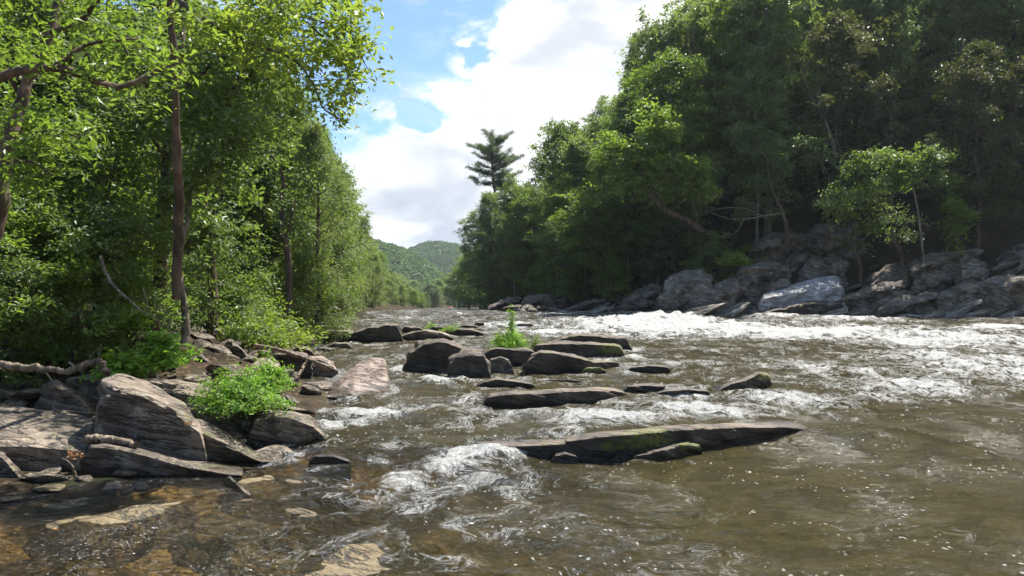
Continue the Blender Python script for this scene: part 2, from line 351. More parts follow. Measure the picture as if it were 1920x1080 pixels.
# ------------------------------------------------------------------ rocks
RND = random.Random(7)
ROCKS = []      # x, y, rx, ry of rocks that stand in the water, for the foam
def displace(v, seed, amp, sdir=(.25, .3, 1.0), step=.16, samp=.5, big=1.0):
    """breaks a smooth surface into tilted ledges and lumps"""
    c = v.mean(0); r = v - c; out = r / (np.linalg.norm(r, axis=1)[:, None] + 1e-9)
    sd = nrm(sdir)
    ws = v @ sd + .12 * fbm(v * 1.1, seed + 3, 2) * big
    fr = ws / step; k = np.floor(fr); f = fr - k
    jag = (_hash(k.astype(int), np.zeros(len(k), int), np.zeros(len(k), int), seed) - .5) * 2
    jag2 = (_hash(k.astype(int) + 1, np.zeros(len(k), int), np.zeros(len(k), int), seed) - .5) * 2
    jj = jag + (jag2 - jag) * sstep(f, .8, 1.0)
    lat = out - sd * (out @ sd)[:, None]
    n = fbm(v * (1.1 / big), seed, 3) * .6 + np.abs(fbm(v * (2.3 / big), seed + 11, 3)) * .5 + fbm(v * (6 / big), seed + 5, 2) * .12
    return v + out * (n * amp)[:, None] + lat * (jj * amp * samp)[:, None]
def hero(name, label, prof, vb, depth, mat, Y=None, c=.22, fh=.94, bt=.62, lean=-.06, sink=.35, amp=None, seed=None, sdir=(.25, .3, 1.0), step=None, cat='rock', zb=None, ns=56, group=None, water=True, samp=.6, sq=.8, moss=None):
    """a rock whose skyline follows prof, (u, v) of the photo, standing where its base line vb meets the water or the given distance"""
    seed = seed or RND.randrange(9999)
    prof = np.array(prof, float); u0, u1 = prof[0, 0], prof[-1, 0]
    if not isinstance(vb, (list, tuple)): vb = [(u0, vb), (u1, vb)]
    vb = np.array(vb, float)
    s = .5 - .5 * np.cos(np.linspace(0, pi, ns)); s = .5 * s + .5 * np.linspace(0, 1, ns)
    us = u0 + (u1 - u0) * s
    tv = np.interp(us, prof[:, 0], prof[:, 1]); bv = np.interp(us, vb[:, 0], vb[:, 1])
    Yf = np.array([Yof(b) if Y is None else Y for b in bv])
    zbase = HC - (bv - VH) / F * Yf
    Yc = Yf + c * depth
    top = HC - (tv - VH) / F * Yc
    h = np.maximum(top - zbase, .015)
    endt = np.clip(np.minimum(s, 1 - s) / .14, 0, 1) ** .5
    dep = depth * (.35 + .65 * endt) * (1 + .12 * fbm(P3(us * .03, us * 0), seed, 2))
    X = (us - 960) / F * Yf
    # cross-section from the front foot over the crest to the back foot
    cs = np.array([(.04, -sink, 0), (0, 0, 0), (lean * .5, 0, fh * .55), (lean, 0, fh), (c, 0, 1.0), (.82, 0, bt), (1.0, 0, bt * .35), (1.02, -sink, 0), (.5, -sink, 0)])
    nv = 44
    seg = np.linspace(0, len(cs) - 1, nv, endpoint=False); i = seg.astype(int); f = (seg - i)[:, None]; cs2 = np.vstack([cs, cs[:1]])
    q = cs2[i] * (1 - f) + cs2[i + 1] * f
    for _ in range(1): q = q * sq + (1 - sq) * .5 * (np.roll(q, 1, 0) + np.roll(q, -1, 0))
    ce = np.clip(np.minimum(s, 1 - s) / .06, 0, 1) ** .5
    yy = Yf[:, None] + q[None, :, 0] * dep[:, None]
    zz = zbase[:, None] + q[None, :, 1] * ce[:, None] + q[None, :, 2] * h[:, None] * ce[:, None]
    # keep the drawn skyline while x follows the sight lines only at the front foot
    xx = X[:, None] * (1 + (yy - Yf[:, None]) / Yf[:, None] * .9)
    v = np.stack([xx, yy, zz], 2)
    v[0] = v[0].mean(0); v[-1] = v[-1].mean(0)
    v = v.reshape(-1, 3)
    size = max(h.max(), .15); wid = abs(X[-1] - X[0])
    amp = amp if amp is not None else .16 * min(size, wid * .5)
    step = step or max(.06, size * .22)
    keep = v.copy()
    v = displace(v, seed, amp, sdir, step, samp, big=max(.5, size * 1.2))
    org = np.array([v[:, 0].mean(), v[:, 1].mean(), zbase.mean()])
    wz = zw(v[:, 1]); wet = (1 - sstep(v[:, 2] - wz + .05 * fbm(v * 3, seed, 2), 0.05, .20 + .05 * size)) if water else np.zeros(len(v))
    mo = np.zeros(len(v))
    for (mu, mv, ru, rv) in (moss or ()):
        U = 960 + F * v[:, 0] / v[:, 1]; V_ = VH - F * (v[:, 2] - HC) / v[:, 1]; mo = np.maximum(mo, np.exp(-(((U - mu) / ru) ** 2 + ((V_ - mv) / rv) ** 2) ** 2))
    me = mesh(name, v - org, grid_faces(ns, nv, True), mat, True, {'wet': wet, 'mossy': mo})
    try: me.set_sharp_from_angle(angle=radians(38))
    except Exception: pass
    o = obj(name, me, None, org); tag(o, label, cat, group)
    if water: ROCKS.append((org[0], org[1], wid * .5, depth * .5, min(1, size / .5)))
    return o
_ico = {}
def block_proto(seed, mat, flat=1.0, name='rock'):
    """a broken angular stone: a ball clipped by random planes"""
    rs = np.random.RandomState(seed)
    n = 26; th = np.linspace(0, pi, n)[:, None]; ph = np.linspace(0, 2 * pi, 2 * n, endpoint=False)[None, :]
    v = np.stack([np.sin(th) * np.cos(ph), np.sin(th) * np.sin(ph), np.cos(th) + 0 * ph], 2).reshape(-1, 3)
    for _ in range(11):
        d = nrm(rs.normal(size=3)); o = rs.uniform(.45, .85); q = v @ d - o
        v = v - np.where(q > 0, q, 0)[:, None] * d * .96
    v = v * np.array([1, rs.uniform(.7, 1), flat * rs.uniform(.55, .8)])
    v = displace(v, seed, .09, rs.normal(size=3) * .3 + [0, 0, 1], .22, .6)
    me = mesh(name, v, grid_faces(n, 2 * n, True), mat, True, {'wet': np.zeros(len(v))})
    try: me.set_sharp_from_angle(angle=radians(35))
    except Exception: pass
    return me
PROTO = {}
def blocks(key, mat, flat=1.0, k=5, base=0):
    PROTO[key] = [block_proto(base + i, mat, flat) for i in range(k)]
blocks('warm', R_WARM, .9, 6, 100); blocks('dark', R_DARK, .7, 4, 200); blocks('grey', R_GREY, .8, 6, 300); blocks('bed', R_BED, .5, 5, 400); blocks('slab', R_WARM, .35, 4, 500); blocks('gslab', R_GREY, .34, 5, 600)
def stone(key, x, y, z, s, label, group=None, flat=1.0, tilt=.3, name='rock', cat='rock', foam=False):
    o = obj(name, RND.choice(PROTO[key]), None, (x, y, z))
    o.scale = (s * RND.uniform(.8, 1.25), s * RND.uniform(.7, 1.1), s * flat * RND.uniform(.75, 1.1))
    o.rotation_euler = (RND.uniform(-tilt, tilt), RND.uniform(-tilt, tilt), RND.uniform(0, 6.28))
    tag(o, label, cat, group)
    if foam: ROCKS.append((x, y, s, s * .8, .5))
    return o
# --- rocks standing in the river
H_ = hero
H_('boulder', 'tan slanting boulder with a cracked sunlit face, alone in the current', [(608,741),(640,706),(668,680),(690,670),(718,669),(730,680),(733,705),(731,732)], [(608,743),(660,742),(733,733)], 1.5, R_PINK, c=.72, fh=.10, bt=.75, lean=.06, amp=.05, seed=31, step=.3)
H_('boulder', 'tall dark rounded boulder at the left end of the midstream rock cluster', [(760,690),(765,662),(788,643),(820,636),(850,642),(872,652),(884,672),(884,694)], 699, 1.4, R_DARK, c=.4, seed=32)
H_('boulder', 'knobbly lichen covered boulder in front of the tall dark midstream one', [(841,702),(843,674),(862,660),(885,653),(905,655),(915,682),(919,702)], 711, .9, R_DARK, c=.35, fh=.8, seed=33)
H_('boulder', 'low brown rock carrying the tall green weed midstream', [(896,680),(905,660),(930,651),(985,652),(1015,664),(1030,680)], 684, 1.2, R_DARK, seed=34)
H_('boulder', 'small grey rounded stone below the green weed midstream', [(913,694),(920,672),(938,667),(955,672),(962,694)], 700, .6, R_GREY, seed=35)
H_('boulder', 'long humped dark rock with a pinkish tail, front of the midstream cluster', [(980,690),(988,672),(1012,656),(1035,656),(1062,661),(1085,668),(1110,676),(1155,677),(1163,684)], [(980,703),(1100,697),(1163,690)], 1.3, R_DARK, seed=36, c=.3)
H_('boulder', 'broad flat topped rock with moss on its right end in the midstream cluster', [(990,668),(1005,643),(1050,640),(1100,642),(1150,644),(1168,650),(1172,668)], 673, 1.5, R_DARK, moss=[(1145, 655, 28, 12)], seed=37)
H_('boulder', 'flat pinkish rock farthest back in the midstream cluster', [(1030,645),(1055,630),(1090,627),(1130,627),(1170,631),(1182,650)], 658, 2.0, R_DARK, seed=38)
H_('rock', 'small mossy stone at the foot of the long humped midstream rock', [(1088,697),(1100,689),(1125,688),(1138,696)], 701, .4, R_DARK, moss=[(1112, 692, 25, 6)], seed=39)
H_('rock', 'low flat rock awash, alone to the right of the midstream cluster', [(1168,697),(1185,687),(1215,683),(1245,685),(1258,690)], 700, 1.0, R_DARK, seed=40, amp=.03)
H_('rock', 'thin dark ledge tip awash below the knobbly boulder', [(888,726),(905,714),(930,709),(965,713),(1002,719)], 728, .8, R_DARK, seed=41, amp=.03)
H_('rock', 'sliver of ledge awash below the long humped rock', [(1010,716),(1030,711),(1060,711),(1090,713)], 717, .5, R_DARK, seed=42, amp=.02)
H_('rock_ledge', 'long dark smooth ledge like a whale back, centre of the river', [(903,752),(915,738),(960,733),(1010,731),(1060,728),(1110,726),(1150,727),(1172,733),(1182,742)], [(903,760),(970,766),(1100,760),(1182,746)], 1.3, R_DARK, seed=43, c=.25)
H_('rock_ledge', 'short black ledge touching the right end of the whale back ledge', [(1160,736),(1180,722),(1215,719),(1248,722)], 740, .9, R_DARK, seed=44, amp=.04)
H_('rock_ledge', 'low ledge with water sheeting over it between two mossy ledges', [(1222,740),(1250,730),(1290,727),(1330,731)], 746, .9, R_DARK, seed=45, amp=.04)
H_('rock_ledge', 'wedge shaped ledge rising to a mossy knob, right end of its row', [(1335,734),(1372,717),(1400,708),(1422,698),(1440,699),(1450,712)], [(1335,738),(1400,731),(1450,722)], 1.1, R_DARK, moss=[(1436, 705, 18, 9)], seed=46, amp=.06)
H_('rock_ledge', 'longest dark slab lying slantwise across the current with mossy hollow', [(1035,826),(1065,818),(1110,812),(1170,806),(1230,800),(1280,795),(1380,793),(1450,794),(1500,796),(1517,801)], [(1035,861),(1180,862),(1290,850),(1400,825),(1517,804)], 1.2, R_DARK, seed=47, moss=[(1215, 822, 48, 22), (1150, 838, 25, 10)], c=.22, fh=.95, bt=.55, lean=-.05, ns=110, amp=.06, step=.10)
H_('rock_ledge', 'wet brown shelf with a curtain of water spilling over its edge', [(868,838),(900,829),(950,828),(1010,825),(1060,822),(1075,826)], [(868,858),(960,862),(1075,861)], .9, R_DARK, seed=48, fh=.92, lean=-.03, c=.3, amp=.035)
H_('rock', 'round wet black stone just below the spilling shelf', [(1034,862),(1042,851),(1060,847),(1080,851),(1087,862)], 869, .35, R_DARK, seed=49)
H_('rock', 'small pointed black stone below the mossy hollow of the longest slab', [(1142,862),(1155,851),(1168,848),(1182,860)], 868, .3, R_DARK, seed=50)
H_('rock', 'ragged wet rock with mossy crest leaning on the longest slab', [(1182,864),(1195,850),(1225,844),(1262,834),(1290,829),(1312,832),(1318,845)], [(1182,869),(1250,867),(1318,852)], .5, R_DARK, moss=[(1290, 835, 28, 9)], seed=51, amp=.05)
H_('boulder', 'big dark leaning boulder on the gravel bar upstream', [(648,634),(665,622),(690,612),(720,607),(742,608),(755,632)], 642, 2.6, R_DARK, seed=52)
for k, (p, vb, d, lb) in enumerate([
    ([(745,632),(775,622),(800,618),(830,622),(852,632)], 638, 2.2, 'low layered rock right of the dark leaning boulder upstream'),
    ([(838,624),(858,616),(880,616),(898,621),(910,627)], 629, 1.8, 'dark rounded ledge right of the layered rocks upstream'),
    ([(795,622),(812,612),(830,612),(845,620)], 626, 1.5, 'brown block behind the layered rocks upstream'),
    ([(745,622),(760,611),(785,613),(800,622)], 624, 2.0, 'square dark block just behind the leaning boulder upstream'),
    ([(850,616),(870,609),(890,610),(900,615)], 617, 1.5, 'small flat rock with a grass tuft upstream'),
    ([(888,612),(893,604),(906,604),(910,611)], 613, 1.0, 'little black square rock standing highest upstream in white water'),
    ([(960,612),(975,606),(995,606),(1003,611)], 613, 1.2, 'small mossy rock awash behind the green weed'),
    ([(1290,602),(1300,596),(1315,596),(1326,602)], 604, 1.2, 'single dark rock awash in the rapids before the far bank')]):
    H_('rock', lb, p, vb, d, R_DARK if k % 3 else R_WARM, seed=60 + k)
H_('boulder', 'reddish boulder under the fallen pale branch at the water edge', [(562,700),(566,680),(580,668),(600,668),(622,678),(632,696)], 707, 1.1, R_PINK, seed=70, c=.5)
H_('rock', 'flat dark splinter awash beside the shallows', [(578,862),(592,853),(625,853),(658,864)], 869, .35, R_DARK, seed=71, amp=.02)
H_('rock', 'sharp upright fin of slate poking out of the brown shallows', [(423,895),(430,891),(446,905),(470,930)], [(423,905),(470,932)], .22, R_GREY, seed=72, amp=.02, c=.5)
# --- pile on the near left bank
H_('boulder', 'massive block with smooth shaded front and lichened crown on the left bank', [(182,800),(188,745),(205,720),(235,713),(270,716),(300,733),(335,755),(372,790),(385,812)], 862, 1.5, R_WARM, Y=10.2, c=.24, fh=.88, lean=-.12, seed=80, amp=.10, ns=80, water=False)
H_('boulder', 'ridge backed slab sloping down to the water right of the massive block', [(284,830),(292,802),(320,792),(352,783),(378,788),(415,806),(455,833),(485,850),(508,860)], [(284,868),(508,864)], 1.1, R_WARM, c=.30, fh=.84, lean=-.16, seed=81, amp=.07, ns=80)
H_('boulder', 'layered shoulder of stone between the massive block and the leafy bush', [(330,765),(350,752),(385,765),(425,785),(452,806),(470,826)], 850, 1.2, R_WARM, Y=11.2, seed=82, amp=.07, water=False)
H_('rock_slab', 'low blade of stone with a knotty end pointing into the shallows', [(152,850),(160,820),(200,820),(245,828),(300,846),(350,862),(400,872),(455,884)], [(152,893),(455,891)], .8, R_WARM, c=.36, fh=.86, lean=-.10, seed=83, amp=.04, ns=80)
H_('rock_slab', 'broad tilted slab with a sunlit pale top, lowest at the left edge', [(-160,770),(-60,764),(40,764),(110,772),(165,780),(181,796)], 892, 1.7, R_WARM, Y=9.8, c=.9, fh=.60, lean=-.06, bt=.95, seed=84, amp=.04, ns=80, water=False)
H_('boulder', 'striped boulder below the leafy bush, dipping into the current', [(466,800),(482,775),(515,765),(550,772),(585,788),(612,808)], [(466,835),(560,833),(612,826)], 1.1, R_WARM, seed=85, c=.45, amp=.07)
H_('boulder', 'dark rounded rock beneath the stems of the leafy bush', [(420,800),(440,772),(470,760),(500,765),(520,800)], 838, 1.3, R_WARM, Y=11.6, seed=86, water=False)
H_('rock', 'ribbed wedge of stone cut by the left edge above the shallows', [(-60,850),(-20,842),(5,852),(28,878),(48,902)], 908, .7, R_WARM, seed=87, amp=.05)
H_('boulder', 'big black shaded boulder behind the pale tilted slab', [(60,770),(78,722),(105,712),(135,728),(160,752),(180,782)], 800, 1.1, R_WARM, Y=11.6, seed=88, c=.4, water=False)
H_('boulder', 'mossy rock propping the broken log', [(120,715),(150,700),(185,695),(215,715),(222,740)], 765, .9, R_WARM, Y=12.2, seed=89, water=False)
H_('rock_slab', 'long pale lichened slab behind the massive block', [(225,730),(270,708),(330,712),(390,722),(440,728),(452,748)], 770, 1.3, R_WARM, Y=12.6, seed=90, c=.6, fh=.7, amp=.05, water=False)
H_('boulder', 'striped tan boulder above the leafy bush on the left bank', [(360,700),(368,672),(388,660),(415,660),(440,676),(462,700)], 718, 1.4, R_WARM, Y=15.5, seed=91, c=.5, fh=.5, water=False)
H_('boulder', 'tan flat topped rock between the striped tan boulder and the fallen branch', [(458,690),(470,675),(500,668),(520,672),(530,690)], 700, 1.2, R_PINK, Y=16.8, seed=92, c=.55, fh=.5, water=False)
H_('boulder', 'dark blue grey rock left of the striped tan boulder', [(352,696),(358,672),(375,662),(392,676),(396,700)], 715, .8, R_DARK, Y=15.0, seed=93, water=False)
H_('boulder', 'sloping brown rock below the two thin tree trunks', [(395,668),(410,640),(430,632),(452,650),(470,672)], 690, 1.5, R_WARM, Y=17.5, seed=94, water=False)
H_('rock_slab', 'dark wet slab at the water edge behind the fallen pale branch', [(500,690),(515,664),(545,658),(575,664),(585,680)], 700, 1.5, R_DARK, Y=17.5, seed=95, water=False)
H_('boulder', 'dark rock at the left edge above the tilted slab', [(-70,760),(-40,728),(0,722),(40,738),(75,765)], 790, 1.2, R_WARM, Y=12, seed=96, water=False)
# ledges of the upstream bar
for k, (p, vb, d, lb) in enumerate([
    ([(470,660),(500,648),(540,645),(575,650),(590,660)], 668, 3.0, 'flat brown ledge below the sunny undergrowth'),
    ([(520,645),(550,632),(580,630),(592,645)], 652, 1.8, 'rounded pink stone on the corner of the upstream bar'),
    ([(560,632),(600,620),(650,618),(672,630)], 640, 3.0, 'long low ledge reaching left from the leaning boulder'),
    ([(540,622),(580,611),(640,609),(660,620)], 627, 4.0, 'flat grey shelf farthest back on the upstream bar'),
    ([(610,650),(625,642),(650,642),(660,650)], 654, 1.2, 'small flat rock at the outer edge of the upstream bar')]):
    H_('rock_ledge', lb, p, vb, d, R_WARM if k != 1 else R_PINK, seed=110 + k)
# --- slabs in the brown shallows
def shallow(label, us, vs, top, mat=R_BED, seed=0, name='rock_slab'):
    """flat plate: outline in plan from pixel corners on the water plane"""
    P = np.array([XY(u, v) for u, v in zip(us, vs)]); c = P.mean(0)
    n = 64; k = len(P); tt = np.linspace(0, k, n, endpoint=False); i = tt.astype(int); f = (tt - i)[:, None]
    ring = P[i] * (1 - f) + P[(i + 1) % k] * f
    rows = []
    for (r, z) in ((1.5, -.45), (1.06, -.07), (.97, 0), (.88, .012), (.7, .02), (.5, .02), (.3, .02), (.12, .02), (0.0, .02)):
        q = c + (ring - c) * r; rows.append(np.column_stack([q, np.full(n, z)]))
    v = np.vstack(rows)
    g = fbm(P3(v[:, 0] * 1.5, v[:, 1] * 1.5), seed, 4)
    v[:, :2] += np.column_stack([fbm(P3(v[:, 0] * 3, v[:, 1] * 3), seed + 1, 3), fbm(P3(v[:, 0] * 3, v[:, 1] * 3), seed + 2, 3)]) * .05
    v[:, 2] += g * .035 + top + (v[:, 1] - c[1]) * .04 + np.floor(g * 3) * .012
    org = np.array([c[0], c[1], 0]); me = mesh(name, v - org, grid_faces(len(rows), n, True), mat, True, {'wet': np.clip(1 - sstep(v[:, 2], .0, .05), 0, 1) * .45})
    return tag(obj(name, me, None, org), label, 'rock')
shallow('flat olive slab barely awash in the brown shallows, lower left', (70,150,240,345,330,230,170,110), (985,955,938,940,958,990,1008,1000), -.022, seed=3)
shallow('submerged tan slab at the lower edge of the photo', (385,450,560,760,820,700,380), (1060,1010,995,1010,1050,1120,1130), -.05, seed=4)
shallow('sunken brown slab right of the flat olive slab', (345,420,540,600,560,430,350), (975,940,935,960,1000,1005,995), -.055, seed=5)
shallow('sunken slab under the slate fin', (440,520,640,700,620,480), (900,885,895,930,950,930), -.06, seed=6)
shallow('sunken brown slab at the left edge', (-120,60,190,200,60,-120), (915,905,918,945,958,965), -.05, seed=7)
shallow('sunken yellowish slab in the lower left corner', (-100,80,240,300,120,-120), (1050,1020,1030,1070,1110,1120), -.12, seed=8)
shallow('orange brown sunken slab near the lower middle', (1110,1180,1290,1330,1250,1120), (1060,1035,1035,1070,1110,1110), -.10, seed=9)
for k, (u, v, s, fl, key, lb) in enumerate([
    (92,905,.28,.55,'warm','pale rounded stone at the mouth of the dark hollow'), (160,905,.15,.9,'warm','small grey stone right of the pale rounded one'),
    (158,888,.12,.9,'warm','little stone below the dry leaves'), (180,893,.11,.8,'slab','thin chip of stone in the shadow of the blade shaped slab'),
    (232,893,.20,.7,'warm','brown stone halfway along the blade shaped slab'), (258,883,.08,1.5,'grey','tiny upright slate chip'),
    (283,885,.17,.9,'grey','grey angular stone at the foot of the blade shaped slab'), (310,886,.13,.8,'grey','dark pitted stone beside the grey angular one'),
    (213,918,.20,.35,'slab','flat pale stone lying on the olive slab'), (236,925,.10,.7,'warm','pink pebble on the olive slab'),
    (262,918,.13,.7,'warm','brown pebble behind the pink one'), (272,928,.11,.6,'bed','oval wet pebble on the olive slab'),
    (505,838,.16,.4,'slab','thin flake at the tip of the ridge backed slab'), (520,842,.18,.45,'slab','flat tan flake at the water edge below the striped boulder'),
    (488,836,.12,.6,'warm','light grey pebble wedged below the striped boulder'), (190,760,.0,1,'warm','x')]):
    if s == 0: continue
    x, y = XY(u, v); stone(key, x, y, s * fl * .35, s * y / 9.5, lb, None, fl)
# --- loose stones of the left bank
for k in range(225):
    Y = 10.5 + (RND.random() ** 1.3) * 30
    d = RND.uniform(-.25, 4.2) if Y < 22 else RND.uniform(-.6, 4)
    x = float(xl(Y)) - d
    if k < 90: Y = RND.uniform(9.6, 14.5); d = RND.uniform(.2, 6.5); x = float(xl(Y)) - d
    s = RND.uniform(.10, .34) * (1 + .02 * Y) * (1.25 if k < 90 else 1)
    z = gz(x, Y) if d > 0 else float(zw(Y)) - .02
    big = s > .3
    stone(RND.choice(('warm', 'warm', 'slab', 'dark', 'grey')) if not big else RND.choice(('warm', 'slab')), x, Y, z + s * .1, s,
          'one of the loose broken stones strewn along the left bank', 'loose stones strewn along the left bank', RND.uniform(.6, 1), .4, name='loose_stone', cat='stone')
for k in range(60):
    u = RND.uniform(10, 560); v = RND.uniform(690, 800) if k % 2 else RND.uniform(640, 720); Y = np.interp(v, (640, 700, 800), (19, 14.5, 11)) + RND.uniform(-.5, .5); x = (u - 960) / F * Y
    if x > float(xl(Y)) + .1: continue
    s = RND.uniform(.08, .22) * Y / 11
    stone(RND.choice(('warm', 'slab', 'warm', 'grey')), x, Y, gz(x, Y) + s * .25, s, 'one of the loose broken stones strewn along the left bank', 'loose stones strewn along the left bank', RND.uniform(.6, 1), .6, name='loose_stone', cat='stone')
for k in range(46):
    Y = RND.uniform(5.5, 9.5); x = RND.uniform(-6.5, .8)
    s = RND.uniform(.12, .35)
    stone('bed', x, Y, gz(x, Y) + s * .03, s, 'one of the brown stones lying under the clear shallow water', 'stones on the bed of the shallows', .5, .15, name='submerged_stone', cat='stone')
# --- outcrops of the right bank
G = R_GREY
RB = [
 ('rounded weathered outcrop at the left end of the far bank rocks', [(1238,560),(1243,528),(1262,514),(1300,505),(1325,500),(1338,520),(1336,560)], 588, 3.0, 42.5, G),
 ('wedge shaped grey rock dipping right of the rounded outcrop', [(1280,572),(1292,553),(1335,532),(1380,516),(1392,540),(1388,575)], 590, 2.6, 42.0, G),
 ('blocky rock under the yellow bush on the far bank', [(1378,540),(1392,503),(1425,490),(1455,490),(1474,505),(1478,545)], 572, 3.0, 44.0, G),
 ('smooth pale bluish slab, brightest rock of the far bank', [(1428,562),(1440,548),(1480,536),(1520,526),(1565,519),(1582,530),(1584,560)], 576, 3.2, 41.5, R_PALE),
 ('dark undercut rock below the pale bluish slab', [(1440,586),(1470,572),(1530,562),(1572,566),(1592,588)], 592, 2.0, 40.8, R_DARK),
 ('split brown boulder above the pale bluish slab', [(1500,520),(1508,497),(1530,484),(1558,480),(1576,495),(1580,520)], 540, 2.6, 45.5, G),
 ('highest square outcrop of the far bank below the hemlocks', [(1500,480),(1512,440),(1530,418),(1560,412),(1600,415),(1622,450),(1630,480)], 520, 4.0, 49.0, G),
 ('mossy brown outcrop left of the highest square one', [(1408,500),(1420,462),(1450,442),(1485,436),(1510,450),(1520,500)], 520, 3.6, 48.0, R_WARM),
 ('layered ledge stepping down right of the pale bluish slab', [(1555,575),(1580,556),(1610,545),(1650,532),(1690,526),(1712,545),(1715,575)], 590, 3.0, 41.5, G),
 ('thin slanting ledge nearest the water between two big slabs', [(1650,584),(1670,566),(1705,553),(1745,548),(1768,565),(1770,586)], 592, 2.2, 40.5, G),
 ('large smooth domed slab high on the far bank', [(1706,530),(1714,495),(1740,480),(1785,471),(1830,470),(1858,480),(1862,505),(1850,530)], 545, 3.4, 43.0, G),
 ('ribbed grey slab running off the right edge', [(1745,575),(1760,553),(1800,536),(1850,525),(1900,515),(1960,512),(2040,520)], 588, 3.2, 40.5, G),
 ('small lens of rock tucked under the domed slab', [(1795,530),(1808,510),(1835,502),(1852,512),(1858,532)], 545, 1.8, 42.0, G),
 ('tilted dark crag above the ribbed slab at the right edge', [(1848,520),(1868,485),(1900,462),(1960,440),(2040,450)], 545, 4.0, 44.5, G),
 ('broken brown crag between highest square outcrop and domed slab', [(1628,540),(1640,515),(1670,500),(1700,500),(1712,540)], 556, 3.0, 44.0, R_WARM),
 ('low black ledge at the water left of the rounded outcrop', [(1140,582),(1160,568),(1195,562),(1230,566),(1245,584)], 590, 2.4, 45.5, R_DARK),
 ('jagged low ledge before the leaning dark woods', [(1060,582),(1080,570),(1110,566),(1140,572),(1150,584)], 589, 2.4, 48.0, R_DARK),
 ('brown ledge at the bend where the river disappears', [(915,578),(935,566),(965,562),(1000,566),(1012,580)], 586, 3.5, 62.0, R_DARK),
 ('stack of thin ledges right of the river bend', [(985,574),(1000,558),(1025,552),(1050,560),(1062,578)], 586, 3.0, 54.0, R_DARK),
]
for k, (lb, p, vb, d, Y, mt) in enumerate(RB):
    H_('outcrop', lb, p, vb, d, mt, Y=Y, seed=140 + k, c=.45, fh=.6 + .1 * (k % 3), lean=.02, sink=1.6, sdir=(-.38, .25, 1.0), step=.34, amp=.34 if mt is not R_PALE else .16, ns=90, samp=1.5)
for k in range(90):
    i = RND.random(); Y = RND.choice((RND.uniform(40.5, 47), RND.uniform(42, 60)))
    u = RND.uniform(1080, 2000) if Y < 47 else RND.uniform(930, 1250)
    x = (u - 960) / F * Y
    if x < float(xr(Y)) - .5: Y = 44 if x > 12 else 49; 
    x = (u - 960) / F * Y
    s = RND.uniform(.35, 1.0)
    z = max(gz(x, Y), float(zw(Y)))
    if z > 6: continue
    stone(RND.choice(('grey', 'grey', 'dark')), x, Y, z + s * .1, s, 'one of the grey broken blocks filling the foot of the far bank', 'broken blocks along the far bank', RND.uniform(.6, 1), .4, name='rock_block', cat='rock', foam=False)

for k in range(80):
    u = RND.uniform(1090, 2020); Y = RND.uniform(40.3, 46.5) if u > 1230 else RND.uniform(46, 50); x = (u - 960) / F * Y
    z = max(gz(x, Y), float(zw(Y)) - .1)
    if z > 6.5: continue
    s = RND.uniform(.5, 1.5)
    o = stone('gslab', x, Y, z + s * .08, s, 'one of the thin tilted slabs stacked along the far bank', 'tilted slabs stacked along the far bank', 1.0, .1, name='rock_slab', cat='rock')
    o.scale = (s * 1.5, s, s * RND.uniform(.7, 1.2)); o.rotation_euler = (RND.uniform(-.15, .25), -.38 + RND.uniform(-.12, .12), RND.uniform(-.5, .5))

# ------------------------------------------------------------------ ground, bed and water
def geo_rows(a, b, n, p): t_ = np.linspace(0, 1, n); return (a ** (1 - p) + t_ * (b ** (1 - p) - a ** (1 - p))) ** (1 / (1 - p))
ys = np.concatenate([np.linspace(-60, 3.5, 30, endpoint=False), geo_rows(3.5, 1800, 330, 1.25)])
sx = np.linspace(-1, 1, 361); xs = np.sinh(sx * 6.2) / np.sinh(6.2) * 1400
xs = np.where(np.abs(sx) < .99, xs, xs)
Xg, Yg = np.meshgrid(xs - 2, ys); z = ground(Xg.ravel(), Yg.ravel())
vv = np.column_stack([Xg.ravel(), Yg.ravel(), z])
fc = grid_faces(len(ys), len(xs))
me = mesh('ground', vv, fc, m_ground, True); me.materials.append(m_bed)
inside = (z < zw(Yg.ravel()) - .04) & (Xg.ravel() > xl(Yg.ravel()) - .15) & (Xg.ravel() < xr(Yg.ravel()) + .1) & (Yg.ravel() < 262)
me.polygons.foreach_set('material_index', inside[fc].all(1).astype(np.int32)); me.flip_normals() if me.polygons[0].normal.z < 0 else None
tag(obj('ground', me), kind='structure')

